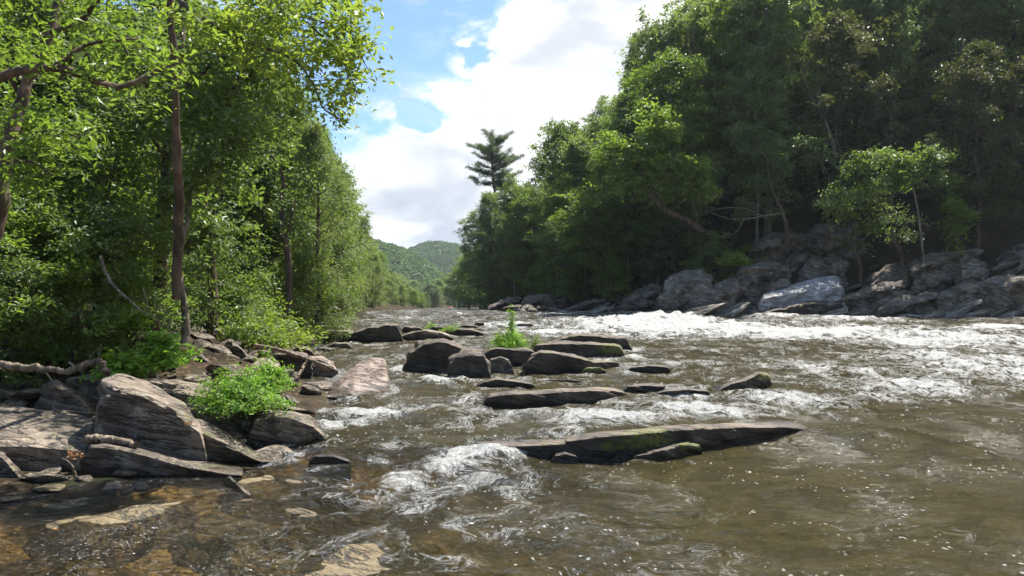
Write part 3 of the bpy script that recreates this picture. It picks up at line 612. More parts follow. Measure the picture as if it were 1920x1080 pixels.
FOAM = [(1250,612,260,14,1.0),(1110,606,150,9,.7),(1500,622,320,16,1.0),(1780,640,260,22,.85),(1860,690,200,45,.8),(1640,668,170,14,.55),(1500,690,120,14,.55),(1700,720,220,28,.65),
        (1040,622,130,8,.9),(960,612,110,7,.7),(800,598,160,7,.4),(700,612,60,8,.3),(1230,628,200,10,.7),(1560,700,200,16,.6),
        (1170,790,130,13,1.1),(1320,775,150,18,.95),(1460,748,130,20,.8),(1020,778,120,12,.6),(1300,745,110,12,.5),(880,790,80,10,.45),(1600,745,130,18,.5),
        (690,778,75,10,1.0),(640,795,50,9,.75),(760,770,60,8,.5),(900,866,75,12,.95),(985,862,60,8,.7),(830,880,60,16,.8),(760,905,55,26,.85),(860,905,60,30,.55),(700,870,50,14,.6),(700,935,70,22,.55),(900,905,90,25,.5),(600,930,60,20,.45),(1000,890,80,14,.45),(780,950,70,18,.5),(720,760,60,10,.6),(655,820,50,12,.55),(800,762,60,10,.6),(850,800,90,12,.5),(740,835,60,14,.55),(650,905,50,14,.5),(940,915,70,18,.5),(830,985,60,18,.45),(930,1010,60,14,.4),(560,900,40,10,.5),(560,990,60,15,.4),
        (610,732,45,9,.8),(600,700,30,8,.4),(830,716,85,7,.8),(960,720,60,6,.45),(760,700,50,8,.4),(880,745,45,12,.7),(920,770,60,8,.6),(1120,712,100,7,.4),
        (640,960,50,14,.45),(760,1000,80,18,.35),(1000,955,100,20,.22),(860,1060,120,18,.25),(590,880,60,10,.45),(1040,650,200,8,.3),(700,650,70,8,.3),(1380,655,120,8,.35)]
def water_fields(x, y):
    f = np.zeros(len(x))
    for (u, v, ru, rv, s) in FOAM:
        s *= 1.08 if v < 775 else 1.05
        cx, cy = XY(u, v); ry = (Yof(v - rv) - Yof(v + rv)) * .5; rx = ru / F * cy
        q = ((x - cx) / rx) ** 2 + ((y - cy) / ry) ** 2
        m_ = q < 9; f[m_] = np.maximum(f[m_], s * np.exp(-q[m_] * .9))
    for (rx0, ry0, a, b, s) in ROCKS:
        q = np.sqrt(((x - rx0) / (a + .15)) ** 2 + ((y - ry0 + .25) / (b + .3)) ** 2)
        m_ = (q < 1.9) & (y > 10.2); f[m_] = np.maximum(f[m_], s * .55 * np.exp(-((q[m_] - 1.05) / .3) ** 2))
    rapid = .30 * sstep(y, 11, 14) * (1 - .45 * sstep(y, 60, 100))
    calm = sstep(x, 1.2, 3.5) * (1 - sstep(y, 11, 14)) + (1 - sstep(x, -3.5, -1.8)) * (1 - sstep(y, 9, 10.5))
    f = np.maximum(f, rapid) * (1 - .85 * np.clip(calm, 0, 1))
    f = np.where(y < 11, np.maximum(f, .14 * (1 - np.clip(calm, 0, 1))), f)
    return f, np.clip(calm, 0, 1)
ny, nx = 800, 860
Yw = geo_rows(2.2, 300, ny, 1.55)
lo = np.maximum(xl(Yw) - 2.0, -1.15 * Yw - 5); hi = np.minimum(xr(Yw) + 2.0, 1.15 * Yw + 5)
tt = np.linspace(0, 1, nx); Xw = lo[:, None] + (hi - lo)[:, None] * tt[None, :]; Yw2 = np.repeat(Yw[:, None], nx, 1)
x, y = Xw.ravel(), Yw2.ravel()
foamv, calm = water_fields(x, y)
P = P3(x, y)
yb = y + .35 * fbm(P3(x * .5, y * .5), 40, 2)
zwv = zw(np.where(y < 12.5, yb, y))
wx = x + .5 * fbm(P * .6, 41, 2); wy = y + .5 * fbm(P * .6, 43, 2)
big = fbm(P3(wx * .55, wy * .9), 44, 2)
mid = 1 - 2 * np.abs(vnoise(P3(wx * 1.3, wy * 2.0), 47)); small = 1 - 2 * np.abs(vnoise(P3(wx * 3.1, wy * 4.2), 48))
tiny = vnoise(P3(x * 8, y * 9), 49)
chop = np.clip(.22 + foamv * 1.1, 0, 1.2) * (1 - .75 * calm)
res = np.clip(1.5 - y / 60, .25, 1)
hgt = chop * (big * .09 + mid * .075 * res + small * .045 * res + tiny * .010 * (y < 25)) * (1 + .9 * sstep(y, 30, 40) * (1 - sstep(y, 48, 60)))
hgt = hgt + calm * (vnoise(P3(wx * .9, wy * 1.3), 50) * .03 + vnoise(P3(wx * 2.2, wy * 3.0), 51) * .016 + (.5 - np.abs(vnoise(P3(wx * 4.5, wy * 6), 52))) * .010)
foamv = np.clip(foamv + .22 * (mid * .5 + big * .4) * (foamv > .1), 0, 1.3)
# standing waves
for (u, v, r, a) in ((1258, 606, 2.2, .42), (1455, 598, 1.8, .30), (1160, 605, 2.5, .25), (1600, 604, 3, .22), (1890, 625, 3, .35), (905, 868, .45, .03), (820, 885, .5, .05)):
    cx, cy = XY(u, v); q = ((x - cx) / r) ** 2 + ((y - cy) / (r * .45)) ** 2; m_ = q < 9
    hgt[m_] += a * np.exp(-q[m_]); foamv[m_] = np.maximum(foamv[m_], (1.0 if a > .1 else .7) * np.exp(-q[m_] * .6))
g = ground(x, y); depth = np.clip(zwv - g, 0, 2)
murk = 1 - np.exp(-depth * np.where(y < 11, .55, 3.0))
murk = np.clip(murk + .35 * sstep(x, -2.2, -.4) * (y < 12) + .55 * sstep(x, .3, 2.8) * (y < 12) + .5 * sstep(y, 10.3, 13), 0, .97)
edge_in = ((x > xl(y) - 1.9) & (x < xr(y) + 1.9))
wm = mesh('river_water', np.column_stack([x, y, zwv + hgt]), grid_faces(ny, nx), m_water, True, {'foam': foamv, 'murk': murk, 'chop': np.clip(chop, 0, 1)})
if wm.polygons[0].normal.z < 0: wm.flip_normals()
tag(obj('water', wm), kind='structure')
# ------------------------------------------------------------------ trees
class Tree:
    """collects limbs and leaf sprays, then builds trunk and crown"""
    def __init__(s, seed): s.rs = np.random.RandomState(seed); s.tb = Tubes(); s.c = []; s.n = []; s.r = []; s.k = []
    def spray(s, c, out, r=.45, m=16, shade=None, flat=.3, droop=0.0):
        rs = s.rs; nrm_ = np.array([0, 0, 1.0]) + out * .35 + rs.normal(size=3) * .28; nrm_ /= np.linalg.norm(nrm_)
        p = rs.normal(size=(m, 3)) * r * .55; pn = p @ nrm_; p = p - nrm_ * (pn * (1 - flat))[:, None]
        if droop: p[:, 2] -= np.abs(rs.normal(size=m)) * droop; p[:, :2] *= .6
        s.c.append(c + p); s.n.append(nrm_ + rs.normal(size=(m, 3)) * .45)
        sh = rs.rand() if shade is None else shade
        s.r.append(np.clip(.55 * sh + .45 * rs.rand(m), 0, 1))
    def build(s, root, bark, leafm, size, aspect=.5, hue=0, trunkname='trunk', crownname='crown'):
        obj(trunkname, s.tb.mesh(trunkname, bark), root)
        if s.c:
            c = np.vstack(s.c); n = np.vstack(s.n); r = np.concatenate(s.r)
            sz = size * (0.45 + 1.0 * s.rs.rand(len(c)))
            obj(crownname, leaf_mesh(crownname, c, n, sz, leafm, r, aspect, s.rs), root)
def prof(kind, q):
    if kind == 'round': return max(.12, 1 - abs(2 * q - .85) ** 2.2 * .75)
    if kind == 'tall': return max(.15, (1 - q) ** .55 * (.55 + .45 * min(1, q * 4)))
    if kind == 'cone': return max(.08, (1 - q) ** .9)
    if kind == 'vase': return max(.2, .45 + .65 * q - max(0, q - .7) * 2.0)
    return 1.0
def grow(seed, H, R, base=.25, kind='round', n1=34, n2=7, spr=5, m=16, sr=.5, th=.012, droop=0.0, up=(55, 5), gap=.12, flat=.3, wob=.05, ldroop=0.0, lean=0.0):
    T = Tree(seed); rs = T.rs
    kk = 9; tz = np.linspace(0, 1, kk); wv_ = np.cumsum(rs.normal(size=(kk, 2)) * wob * H / kk * 1.8, 0); wv_ -= wv_[0]
    tr = np.column_stack([wv_[:, 0] + lean * H * tz ** 1.5, wv_[:, 1], tz * H * .97]); tr[0, 2] = -.5
    trs = smoothen(tr, 26); rad = H * th
    T.tb.add(trs, [rad * 1.5, rad, rad * .8, rad * .5, rad * .15], 8, .25, seed)
    az = rs.rand() * 6.28
    for i in range(n1):
        q = (i + rs.rand()) / n1; t_ = base + (1 - base) * q; p0 = np.array([np.interp(t_, tz, tr[:, j]) for j in range(3)])
        az += 2.4 + rs.normal() * .5; L = R * prof(kind, q) * rs.uniform(.65, 1.15)
        el = radians(up[1] + (up[0] - up[1]) * q + rs.normal() * 10)
        d = np.array([cos(az) * cos(el), sin(az) * cos(el), sin(el)])
        ts = np.linspace(0, 1, 6)[:, None]; side = np.cross(d, [0, 0, 1.])
        bp = p0 + d * L * ts + side * (rs.normal() * .12 * L) * ts ** 2 + np.array([0, 0, 1.]) * (.10 - droop) * L * ts ** 2 + rs.normal(size=(6, 3)) * L * .02
        bp[0] = p0; r1 = max(.012, rad * .38 * (1 - .6 * q))
        T.tb.add(bp, [r1, r1 * .2], 5)
        for j in range(n2):
            f = .25 + .75 * (j + rs.rand()) / n2
            s0 = np.array([np.interp(f, ts[:, 0], bp[:, a]) for a in range(3)])
            a2 = az + rs.choice((-1, 1)) * radians(rs.uniform(25, 80)); L2 = L * rs.uniform(.18, .45) * (1.15 - .5 * f) + sr * .5
            d2 = np.array([cos(a2), sin(a2), rs.uniform(-.15, .45) - droop])
            s1 = s0 + d2 * L2; s1[2] -= ldroop * L2 * .5
            if rs.rand() < .8: T.tb.add(np.array([s0, (s0 + s1) / 2 + rs.normal(size=3) * .04 * L2, s1]), [r1 * .3, .006], 3)
            if rs.rand() < gap: continue
            sh = rs.rand()
            for k in range(spr):
                g_ = rs.uniform(.25, 1.1); c = s0 + (s1 - s0) * g_ + rs.normal(size=3) * sr * .3
                T.spray(c, d2, sr * rs.uniform(.6, 1.1), m, sh, flat, ldroop)
    for k in range(spr * 2): T.spray(tr[-1] + rs.normal(size=3) * sr * .7 + [0, 0, .1], np.array([0, 0, 1.]), sr * .8, m, None, flat, ldroop)
    return T
def pine(seed, H, R, base=.55, whorls=13, per=5, bark=None):
    per += 1
    T = Tree(seed); rs = T.rs
    tr = np.column_stack([np.cumsum(rs.normal(size=9)) * .012 * H, np.cumsum(rs.normal(size=9)) * .01 * H, np.linspace(-.04, 1, 9) * H]); T.tb.add(smoothen(tr, 24), [H * .014, H * .009, H * .003], 7)
    for i in range(whorls):
        q = (i + .2) / whorls; t_ = base + (1 - base) * q; p1 = t_
        for k in range(per):
            p0 = np.array([np.interp(p1 + rs.uniform(-.02, .02), np.linspace(0, 1, 9), tr[:, j]) for j in range(3)])
            az = rs.rand() * 6.28; L = R * max(.15, (1 - q) ** .5 * (.55 + .45 * min(1, q * 3 + .3))) * rs.uniform(.35, 1.35)
            rise = .02 + .42 * q + rs.normal() * .12; d = np.array([cos(az), sin(az), rise])
            ts = np.linspace(0, 1, 6)[:, None]; bp = p0 + d * L * ts + np.array([0, 0, 1.]) * .12 * L * ts ** 2 + rs.normal(size=(6, 3)) * .015 * L; bp[0] = p0
            T.tb.add(bp, [H * .0035, .01], 4)
            nn = max(5, int(L * 11))
            for j in range(nn):
                f = .2 + .8 * (j + rs.rand()) / nn; s0 = np.array([np.interp(f, ts[:, 0], bp[:, a]) for a in range(3)])
                off = np.cross(d, [0, 0, 1.]) * rs.normal() * .16 * L * (1.1 - f)
                T.spray(s0 + off + [0, 0, .08], d * .4, .36, 34, None, .4)
    return T
def hemlock(seed, H, R, base=.08, n1=70, m=15):
    return grow(seed, H, R, base, 'cone', n1, 6, 4, m, .42, .010, .22, (35, -5), .08, .16, .015, .12)

TREES = {}
def proto(key, T, bark, leafm, size, aspect, name):
    root = empty(name, (0, 0, -500)); T.build(root, bark, leafm, size, aspect); TREES.setdefault(key, []).append([root, False]); return root
HP = 14.0     # prototypes are about this tall
for s_ in range(3): proto('river', grow(20 + s_, HP, 4.2, .22, 'tall', 48, 8, 5, 15, .50, .011, .02, (60, 0), .15), BARK, L_MID, .20, .52, 'broadleaf_tree')
for s_ in range(2): proto('bright', grow(30 + s_, HP, 4.0, .18, 'round', 46, 8, 5, 15, .5, .010, .0, (60, 5), .18), BARK_PALE, L_BRIGHT, .20, .55, 'broadleaf_tree')
for s_ in range(2): proto('willow', grow(40 + s_, HP, 4.4, .05, 'tall', 60, 8, 5, 15, .5, .010, .10, (60, 0), .12, .35, .05, .35), BARK, L_WILLOW, .19, .34, 'willow_tree')
for s_ in range(3): proto('maple', grow(50 + s_, HP, 4.6, .28, 'round', 44, 8, 5, 16, .55, .011, .0, (62, 5), .12, .28), BARK, L_MID, .23, .62, 'broadleaf_tree')
for s_ in range(2): proto('pale', grow(60 + s_, HP, 4.3, .25, 'vase', 42, 8, 5, 15, .5, .010, .0, (65, 15), .2, .3), BARK_PALE, L_WILLOW, .22, .55, 'broadleaf_tree')
for s_ in range(3): proto('hemlock', hemlock(70 + s_, HP, 4.2), BARK, L_DARK, .17, .4, 'hemlock_tree')
for s_ in range(2): proto('dark', grow(80 + s_, HP, 4.8, .12, 'round', 50, 8, 5, 15, .55, .012, .05, (60, -5), .1), BARK, L_DARK, .24, .6, 'broadleaf_tree')
proto('russet', grow(90, HP, 4.2, .2, 'round', 44, 8, 5, 15, .5, .010, .1, (55, 0), .2), BARK, L_RUSSET, .2, .5, 'broadleaf_tree')
for s_ in range(2): proto('shrub', grow(95 + s_, 4.0, 2.3, .05, 'round', 26, 6, 4, 14, .34, .008, .05, (65, 10), .1), BARK, (L_MID, L_BRIGHT)[s_], .13, .5, 'shrub')
KINDS = {'river': 'green', 'bright': 'bright green', 'willow': 'grey green willowy', 'maple': 'full leafed', 'pale': 'pale green open', 'hemlock': 'dark drooping hemlock', 'dark': 'deep green', 'russet': 'reddish brown tinged', 'shrub': 'low'}
def plant_tree(key, x, y, h, label, group=None, z=None, wid=1.0, rz=None, i=None, lean=0.0):
    lst = TREES[key]; e = lst[RND.randrange(len(lst)) if i is None else i % len(lst)]
    hp = 4.0 if key == 'shrub' else HP
    z = (gz(x, y) if z is None else z) - .15; sc = h / hp; rz = RND.uniform(0, 6.28) if rz is None else rz
    S = (sc * wid, sc * wid, sc)
    if not e[1]:
        o = e[0]; e[1] = True; o.location = (x, y, z); o.rotation_euler = (0, lean, rz); o.scale = S
        tag(o, label, group=group)
    else: o = dup(e[0], (x, y, z), rz, S, label, group, ry=lean)
    if group is None and 'group' in o.keys(): del o['group']
    o['category'] = 'shrub' if key == 'shrub' else 'tree'
    return o
def topz(v, Y): return HC - (v - VH) / F * Y
# hand-placed trees: key, u of the base, distance, v of the top, width factor, label
for (key, u, Y, vt, wd, lb) in [
    ('willow', 590, 27, 205, .82, 'grey green willowy tree over the upstream end of the near left bank'),
    ('bright', 520, 30, 120, .8, 'bright green tree behind the sunny undergrowth on the left bank'),
    ('river', 610, 36, 240, .85, 'leafy tree just upstream of the willowy one on the left bank'),
    ('willow', 640, 42, 330, .95, 'bushy willow whose boughs reach over the upstream gravel bar'),
    ('willow', 655, 50, 400, 1.0, 'rounded willow beyond the gravel bar on the left bank'),
    ('pale', 672, 60, 415, 1.0, 'pale rounded tree beyond the willows of the left bank'),
    ('willow', 684, 75, 446, 1.1, 'sunlit willow where the left bank begins to curve'),
    ('river', 700, 92, 476, 1.1, 'green tree low over the water on the left curve'),
    ('willow', 722, 115, 504, 1.2, 'distant willow under the left hill slope'),
    ('pale', 742, 140, 522, 1.2, 'small distant pale tree at the last bend of the left bank'),
    ('maple', 1048, 64, 228, .75, 'open crowned tree standing out against the cloud beside the pine'),
    ('pale', 968, 78, 352, 1.15, 'pale sunlit tree below and right of the lone pine'),
    ('willow', 925, 86, 352, 1.2, 'grey green tree directly below the lone pine'),
    ('pale', 898, 98, 410, 1.25, 'yellowish tree sloping down from the lone pine to the river'),
    ('bright', 880, 122, 468, 1.3, 'small yellow green tree at the right bend of the river'),
    ('maple', 858, 150, 505, 1.3, 'farthest dark tree on the right bank before the bend'),
    ('hemlock', 1190, 62, 40, .6, 'tall dark conifer spiking from the skyline at the top of the photo'),
    ('hemlock', 1165, 60, 165, .55, 'dark conifer on the skyline below the tallest spike'),
    ('pale', 1235, 58, 70, .8, 'pale feathery tree, column shaped, beside the tall dark conifer'),
    ('bright', 1400, 55, -20, .9, 'bright green leafy tree high on the slope in the middle of the right woods'),
    ('pale', 1420, 50, 130, .8, 'pale green tree half way up the slope below the bright green one'),
    ('maple', 1180, 52, 215, .85, 'leafy tree filling the slope left of the leaning tree'),
    ('russet', 1830, 46, 60, .8, 'brownish tree in the shaded corner at the right edge'),
    ('hemlock', 1610, 54, -60, .9, 'large dark hemlock towering in the shade of the right slope'),
    ('river', 720, 205, 520, 1.6, 'leftmost tree of the far bank closing the valley'),
]:
    x = (u - 960) / F * Y; g_ = gz(x, Y); plant_tree(key, x, Y, max(3.0, (topz(vt, Y) - g_) / 1.03), lb, None, g_, wd)
# woods of the left bank
def skyl(u): return np.interp(u, (-400, 560, 600, 640, 670, 688, 693, 706, 740, 762, 800), (-700, -500, 140, 225, 285, 345, 425, 462, 502, 532, 548))
n_ = 0
for k in range(900):
    if n_ >= 62: break
    Y = 15 + 90 * RND.random() ** 1.4; d = RND.uniform(1.5, 26); x = float(xl(Y)) - d
    if Y < 20 and d < 5.5: continue
    u = 960 + F * x / Y
    if u < -350 or u > 740: continue
    g_ = gz(x, Y); h = RND.uniform(10, 16)
    key = RND.choice(('river', 'bright', 'bright', 'maple', 'willow')) if d < 12 else RND.choice(('dark', 'maple', 'river', 'bright'))
    R_ = .30 * h * F / Y
    vt = skyl(min(u + R_ * .8, 800)); h = min(h, topz(vt, Y) - g_)
    if h < 4.5: continue
    plant_tree(key, x, Y, h, 'one of the %s trees massed behind the left bank' % KINDS[key], 'trees massed behind the left bank, %s kind' % KINDS[key], g_, RND.uniform(.9, 1.15)); n_ += 1
# woods of the right slope
def skyr(u): return np.interp(u, (780, 840, 862, 905, 930, 990, 1030, 1090, 1125, 1150, 1170, 1195, 1230, 2300), (560, 528, 488, 415, 365, 325, 250, 210, 160, 115, 50, -20, -300, -700))
n_ = 0; used = []
for k in range(4000):
    if n_ >= 120: break
    Y = 43 + 90 * RND.random() ** 1.5; u = RND.uniform(850, 2150); x = (u - 960) / F * Y
    dr = float(pdist(np.array([x]), np.array([Y]), XR)[0])
    if x < float(xr(Y)) or dr < .8 or dr > 42: continue
    if any((x - a) ** 2 + (Y - b) ** 2 < (2.6 + .035 * Y) ** 2 for a, b in used): continue
    if Y < 50 and 1230 < u: continue
    g_ = gz(x, Y); h = RND.uniform(11, 19)
    R_ = .28 * h * F / Y; vt = skyr(max(u - R_ * .7, 780)); h = min(h, topz(vt, Y) - g_)
    if h < 3.5: continue
    if u > 1550: key = RND.choice(('hemlock', 'hemlock', 'dark', 'maple', 'russet', 'maple'))
    elif u > 1200: key = RND.choice(('maple', 'pale', 'hemlock', 'pale', 'bright'))
    else: key = RND.choice(('maple', 'pale', 'willow', 'river', 'bright', 'dark'))
    used.append((x, Y)); n_ += 1
    plant_tree(key, x, Y, h, 'one of the %s trees crowding the right slope' % KINDS[key], 'trees crowding the right slope, %s kind' % KINDS[key], g_, RND.uniform(.9, 1.15))
for k in range(24):
    Y = 50 + 125 * (k / 24) ** 1.2 + RND.uniform(-2, 2); x = float(xr(Y)) + RND.uniform(.6, 4.5); g_ = gz(x, Y); u = 960 + F * x / Y
    h = min(RND.uniform(5, 9), topz(skyr(u - 12), Y) - g_)
    if h > 2.5: plant_tree(RND.choice(('willow', 'willow', 'bright', 'dark')), x, Y, h, 'one of the low boughed trees leaning over the right bank upstream', 'low boughed trees over the right bank upstream', g_, 1.25)
for k in range(44):
    Y = 62 + 160 * (k / 44); x = float(xl(Y)) - RND.uniform(.3, 4.5); g_ = gz(x, Y); u = 960 + F * x / Y
    h = min(RND.uniform(4, 8), topz(skyl(u + 10), Y) - g_)
    if h > 2.2: plant_tree(RND.choice(('willow', 'willow', 'bright')), x, Y, h, 'one of the low willowy trees along the left bank upstream', 'low willowy trees along the left bank upstream', g_, 1.3)
for k in range(22):
    Y = RND.uniform(225, 262); x = float(xr(Y)) + RND.uniform(.5, 8) if k % 2 else (RND.uniform(760, 905) - 960) / F * 266; Y = Y if k % 2 else 267 + RND.uniform(0, 6); g_ = gz(x, Y)
    plant_tree(RND.choice(('willow', 'dark')), x, Y, RND.uniform(5, 8), 'one of the bushy trees at the water where the river vanishes', 'bushy trees at the water where the river vanishes', g_, 1.4)
# far trees closing the valley
for k in range(70):
    Y = RND.uniform(232, 400) if k % 3 else RND.uniform(264, 290); u = RND.uniform(700, 900); x = (u - 960) / F * Y
    if float(xl(Y)) < x < float(xr(Y)) and Y < 262: continue
    vt = np.interp(u, (690, 740, 790, 840, 880), (505, 520, 535, 528, 515)) + RND.uniform(-8, 18); g_ = gz(x, Y); h = topz(vt, Y) - g_
    if h < 3: continue
    plant_tree(RND.choice(('bright', 'maple', 'river', 'willow')), x, Y, h, 'one of the small trees closing the far end of the river', 'trees closing the far end of the river', g_, 1.3)
# lone white pine
Y = 92; x = (938 - 960) / F * Y; g_ = gz(x, Y); Hh = topz(250, Y) - g_
T = pine(9, Hh, 5.0, 1 - 6.6 / Hh, 9, 5); r = empty('pine_tree', (x, Y, g_), label='lone pine with ragged level boughs rising above the skyline', cat='tree'); T.build(r, BARK, L_NEEDLE, .20, .22)

# trees shaped limb by limb
def limb_tree(name, label, Y, limbs, leafm, size, bark=BARK, seed=1, aspect=.5, cat='tree', crown='crown'):
    """limbs: (points (u, v, dY), radii in m, sprays per metre, spray radius, leaves per spray, scatter)"""
    u, v, dy = limbs[0][0][0]; base = pt(u, v, Y + dy); root = empty(name, base, label=label, cat=cat); T = Tree(seed); rs = T.rs
    for pts, rad, dens, sr, m, sc in limbs:
        P_ = smoothen([pt(a, b, Y + c) - base for a, b, c in pts], max(10, 6 * len(pts))); P_ += rs.normal(size=P_.shape) * .25 * rad[-1]
        T.tb.add(P_, rad, 8 if rad[0] > .06 else 5, .2, seed)
        L = np.linalg.norm(np.diff(P_, axis=0), axis=1).sum()
        for k in range(int(dens * L)):
            f = rs.uniform(.15, 1.03); j = min(len(P_) - 1, int(f * (len(P_) - 1))); s0 = P_[j]; d = rs.normal(size=3) * [1, 1, .5]; d /= np.linalg.norm(d)
            s1 = s0 + d * sc * rs.uniform(.3, 1.0)
            if rs.rand() < .5: T.tb.add(np.array([s0, (s0 + s1) / 2 + rs.normal(size=3) * .03, s1]), [max(.006, rad[-1] * .5), .004], 3)
            sh = rs.rand()
            for q in range(2): T.spray(s1 + rs.normal(size=3) * sr * .4, d, sr, m, sh, .35)
    T.build(root, bark, leafm, size, aspect, crownname=crown); return root
limb_tree('riverside_tree', 'tall reddish brown trunk rising straight among leaves on the left bank', 16, [
    ([(287,622,0),(296,560,0),(303,480,0),(308,400,0),(316,300,.2),(326,200,.3),(335,100,.4),(350,-40,.6),(365,-250,1)], [.20,.15,.13,.12,.08], 0, .4, 10, .5),
    ([(320,270,.2),(360,215,-.5),(430,170,-1),(500,120,-1.5),(590,60,-2)], [.06,.015], 13, .38, 17, .9),
    ([(328,180,.3),(400,120,-.3),(480,70,-.8),(560,20,-1.2),(650,-10,-1.6)], [.06,.012], 14, .38, 17, .9),
    ([(335,110,.4),(420,40,0),(520,-30,0),(620,-60,-.4)], [.05,.012], 12, .4, 17, 1.0),
    ([(316,300,.2),(260,230,-.6),(190,180,-1)], [.05,.012], 18, .36, 18, .8),
    ([(308,400,.2),(370,350,-.8),(430,330,-1.2)], [.04,.01], 14, .32, 16, .7),
    ([(322,240,.2),(250,120,0),(200,20,0)], [.05,.012], 18, .4, 18, .9)], L_MID, .15, seed=201, aspect=.5)
limb_tree('leaning_tree', 'slender pale barked tree forking beside the tall reddish trunk', 15, [
    ([(346,645,0),(349,600,0),(343,555,0),(335,500,0),(342,450,0),(352,415,0),(362,340,.2),(378,250,.3)], [.085,.07,.055,.03], 0, .4, 10, .5),
    ([(337,490,0),(331,430,.1),(330,380,.2),(325,300,.3)], [.035,.015], 10, .3, 14, .6),
    ([(360,350,.2),(400,300,-.4),(450,250,-.8),(500,230,-1)], [.03,.01], 16, .34, 18, .7),
    ([(370,290,.2),(430,200,0),(470,120,0)], [.03,.01], 16, .36, 18, .8)], L_MID, .14, BARK_PALE, 202)
limb_tree('overhanging_tree', 'nearest tree, its dark trunk cut by the left edge and a sagging limb reaching in', 9.0, [
    ([(-60,640,0),(-25,480,0),(-2,400,0),(8,320,0),(22,250,0),(50,160,.2),(90,70,.4),(120,-60,.6),(150,-300,1)], [.12,.09,.075,.06,.04], 0, .4, 10, .5),
    ([(-40,165,-1),(15,140,-1.2),(60,128,-1.3),(120,130,-1.4),(150,140,-1.4),(185,155,-1.3),(225,163,-1.2),(262,150,-1.1),(300,131,-1),(335,118,-1)], [.05,.042,.035,.02], 7, .20, 12, .5),
    ([(110,128,-1.4),(125,110,-1.4),(160,85,-1.3),(215,76,-1.2),(260,72,-1)], [.028,.012], 12, .20, 13, .5),
    ([(100,60,.4),(150,40,0),(180,5,-.3),(215,-40,-.5)], [.04,.015], 12, .22, 14, .6),
    ([(40,180,.2),(-20,90,0),(-60,20,0)], [.03,.01], 14, .24, 14, .7),
    ([(20,260,0),(60,250,-.4),(110,245,-.6),(150,260,-.7)], [.02,.008], 14, .20, 14, .5),
    ([(5,330,0),(50,300,-.6),(100,330,-.8)], [.02,.008], 12, .2, 14, .5)], L_BRIGHT, .10, seed=203, aspect=.42)
limb_tree('arching_tree', 'tree with arching yellow green boughs hanging into the sky, upper left', 11, [
    ([(330,560,2.5),(335,420,2),(330,250,1.2),(325,100,.8),(318,-40,.6)], [.09,.08,.06,.05], 0, .3, 10, .5),
    ([(318,-40,.6),(345,8,0),(395,42,-.2),(440,68,-.3),(490,88,-.3),(530,102,-.4),(565,125,-.4),(590,165,-.4),(608,205,-.4),(640,225,-.4)], [.04,.03,.015,.008], 14, .20, 12, .45),
    ([(530,102,-.4),(570,96,-.5),(610,100,-.5),(650,112,-.6)], [.012,.006], 13, .18, 12, .35),
    ([(440,68,-.3),(480,40,-.2),(540,30,0),(600,40,0),(660,60,0)], [.015,.006], 13, .22, 13, .45),
    ([(345,0,0),(430,-30,0),(540,-30,.3),(640,-20,.3),(700,0,.3)], [.03,.008], 14, .28, 13, .6),
    ([(600,-20,.3),(650,50,.2),(672,95,.2),(690,130,.2)], [.014,.006], 16, .22, 13, .35),
    ([(575,40,0),(625,90,.2),(655,140,.2),(672,185,.2)], [.014,.006], 14, .22, 13, .35)], L_YELLOW, .10, seed=204, aspect=.5)
limb_tree('leaning_tree', 'reddish trunk leaning out over the far bank under a bright leafy crown', 46, [
    ([(1345,458,2),(1320,435,1.5),(1285,412,1),(1250,395,.5),(1225,370,0),(1200,330,0),(1180,290,0)], [.26,.2,.17,.1], 0, .5, 10, 1),
    ([(1250,395,.5),(1220,345,0),(1190,300,-.5),(1160,280,-.8),(1130,290,-1)], [.09,.03], 15, .5, 24, 1.2),
    ([(1200,330,0),(1225,275,-.2),(1240,240,-.2),(1215,215,0)], [.08,.03], 15, .5, 24, 1.2),
    ([(1225,350,0),(1270,310,-.5),(1300,330,-.8),(1320,370,-1)], [.07,.03], 14, .5, 22, 1.1),
    ([(1210,330,0),(1170,340,-.5),(1140,350,-.8)], [.05,.02], 12, .45, 20, 1.0)], L_BRIGHT, .24, seed=205, aspect=.6)
limb_tree('sapling', 'thin pale sapling with tiered yellowish sprays on the domed slab', 43.5, [
    ([(1732,492,0),(1727,440,0),(1720,390,0),(1712,345,0),(1716,310,0)], [.08,.06,.045,.03], 0, .4, 10, .6),
    ([(1714,350,0),(1680,335,-.3),(1640,345,-.5),(1600,370,-.6)], [.03,.012], 11, .42, 22, .7),
    ([(1714,345,0),(1750,330,-.3),(1785,345,-.5)], [.03,.012], 9, .4, 20, .7),
    ([(1714,330,0),(1690,295,-.2),(1640,300,-.4),(1590,310,-.5)], [.03,.012], 10, .42, 22, .7),
    ([(1716,315,0),(1740,290,0),(1770,300,-.2)], [.03,.012], 9, .4, 20, .7)], L_MID, .21, BARK_PALE, 206)
limb_tree('sapling', 'small sapling with speckled light leaves right of the tiered one', 43, [
    ([(1798,472,0),(1792,440,0),(1790,415,0)], [.05,.03], 6, .35, 18, .6),
    ([(1792,440,0),(1800,400,-.2),(1785,375,-.2)], [.03,.012], 16, .35, 20, .6)], L_BRIGHT, .19, BARK_PALE, 207)
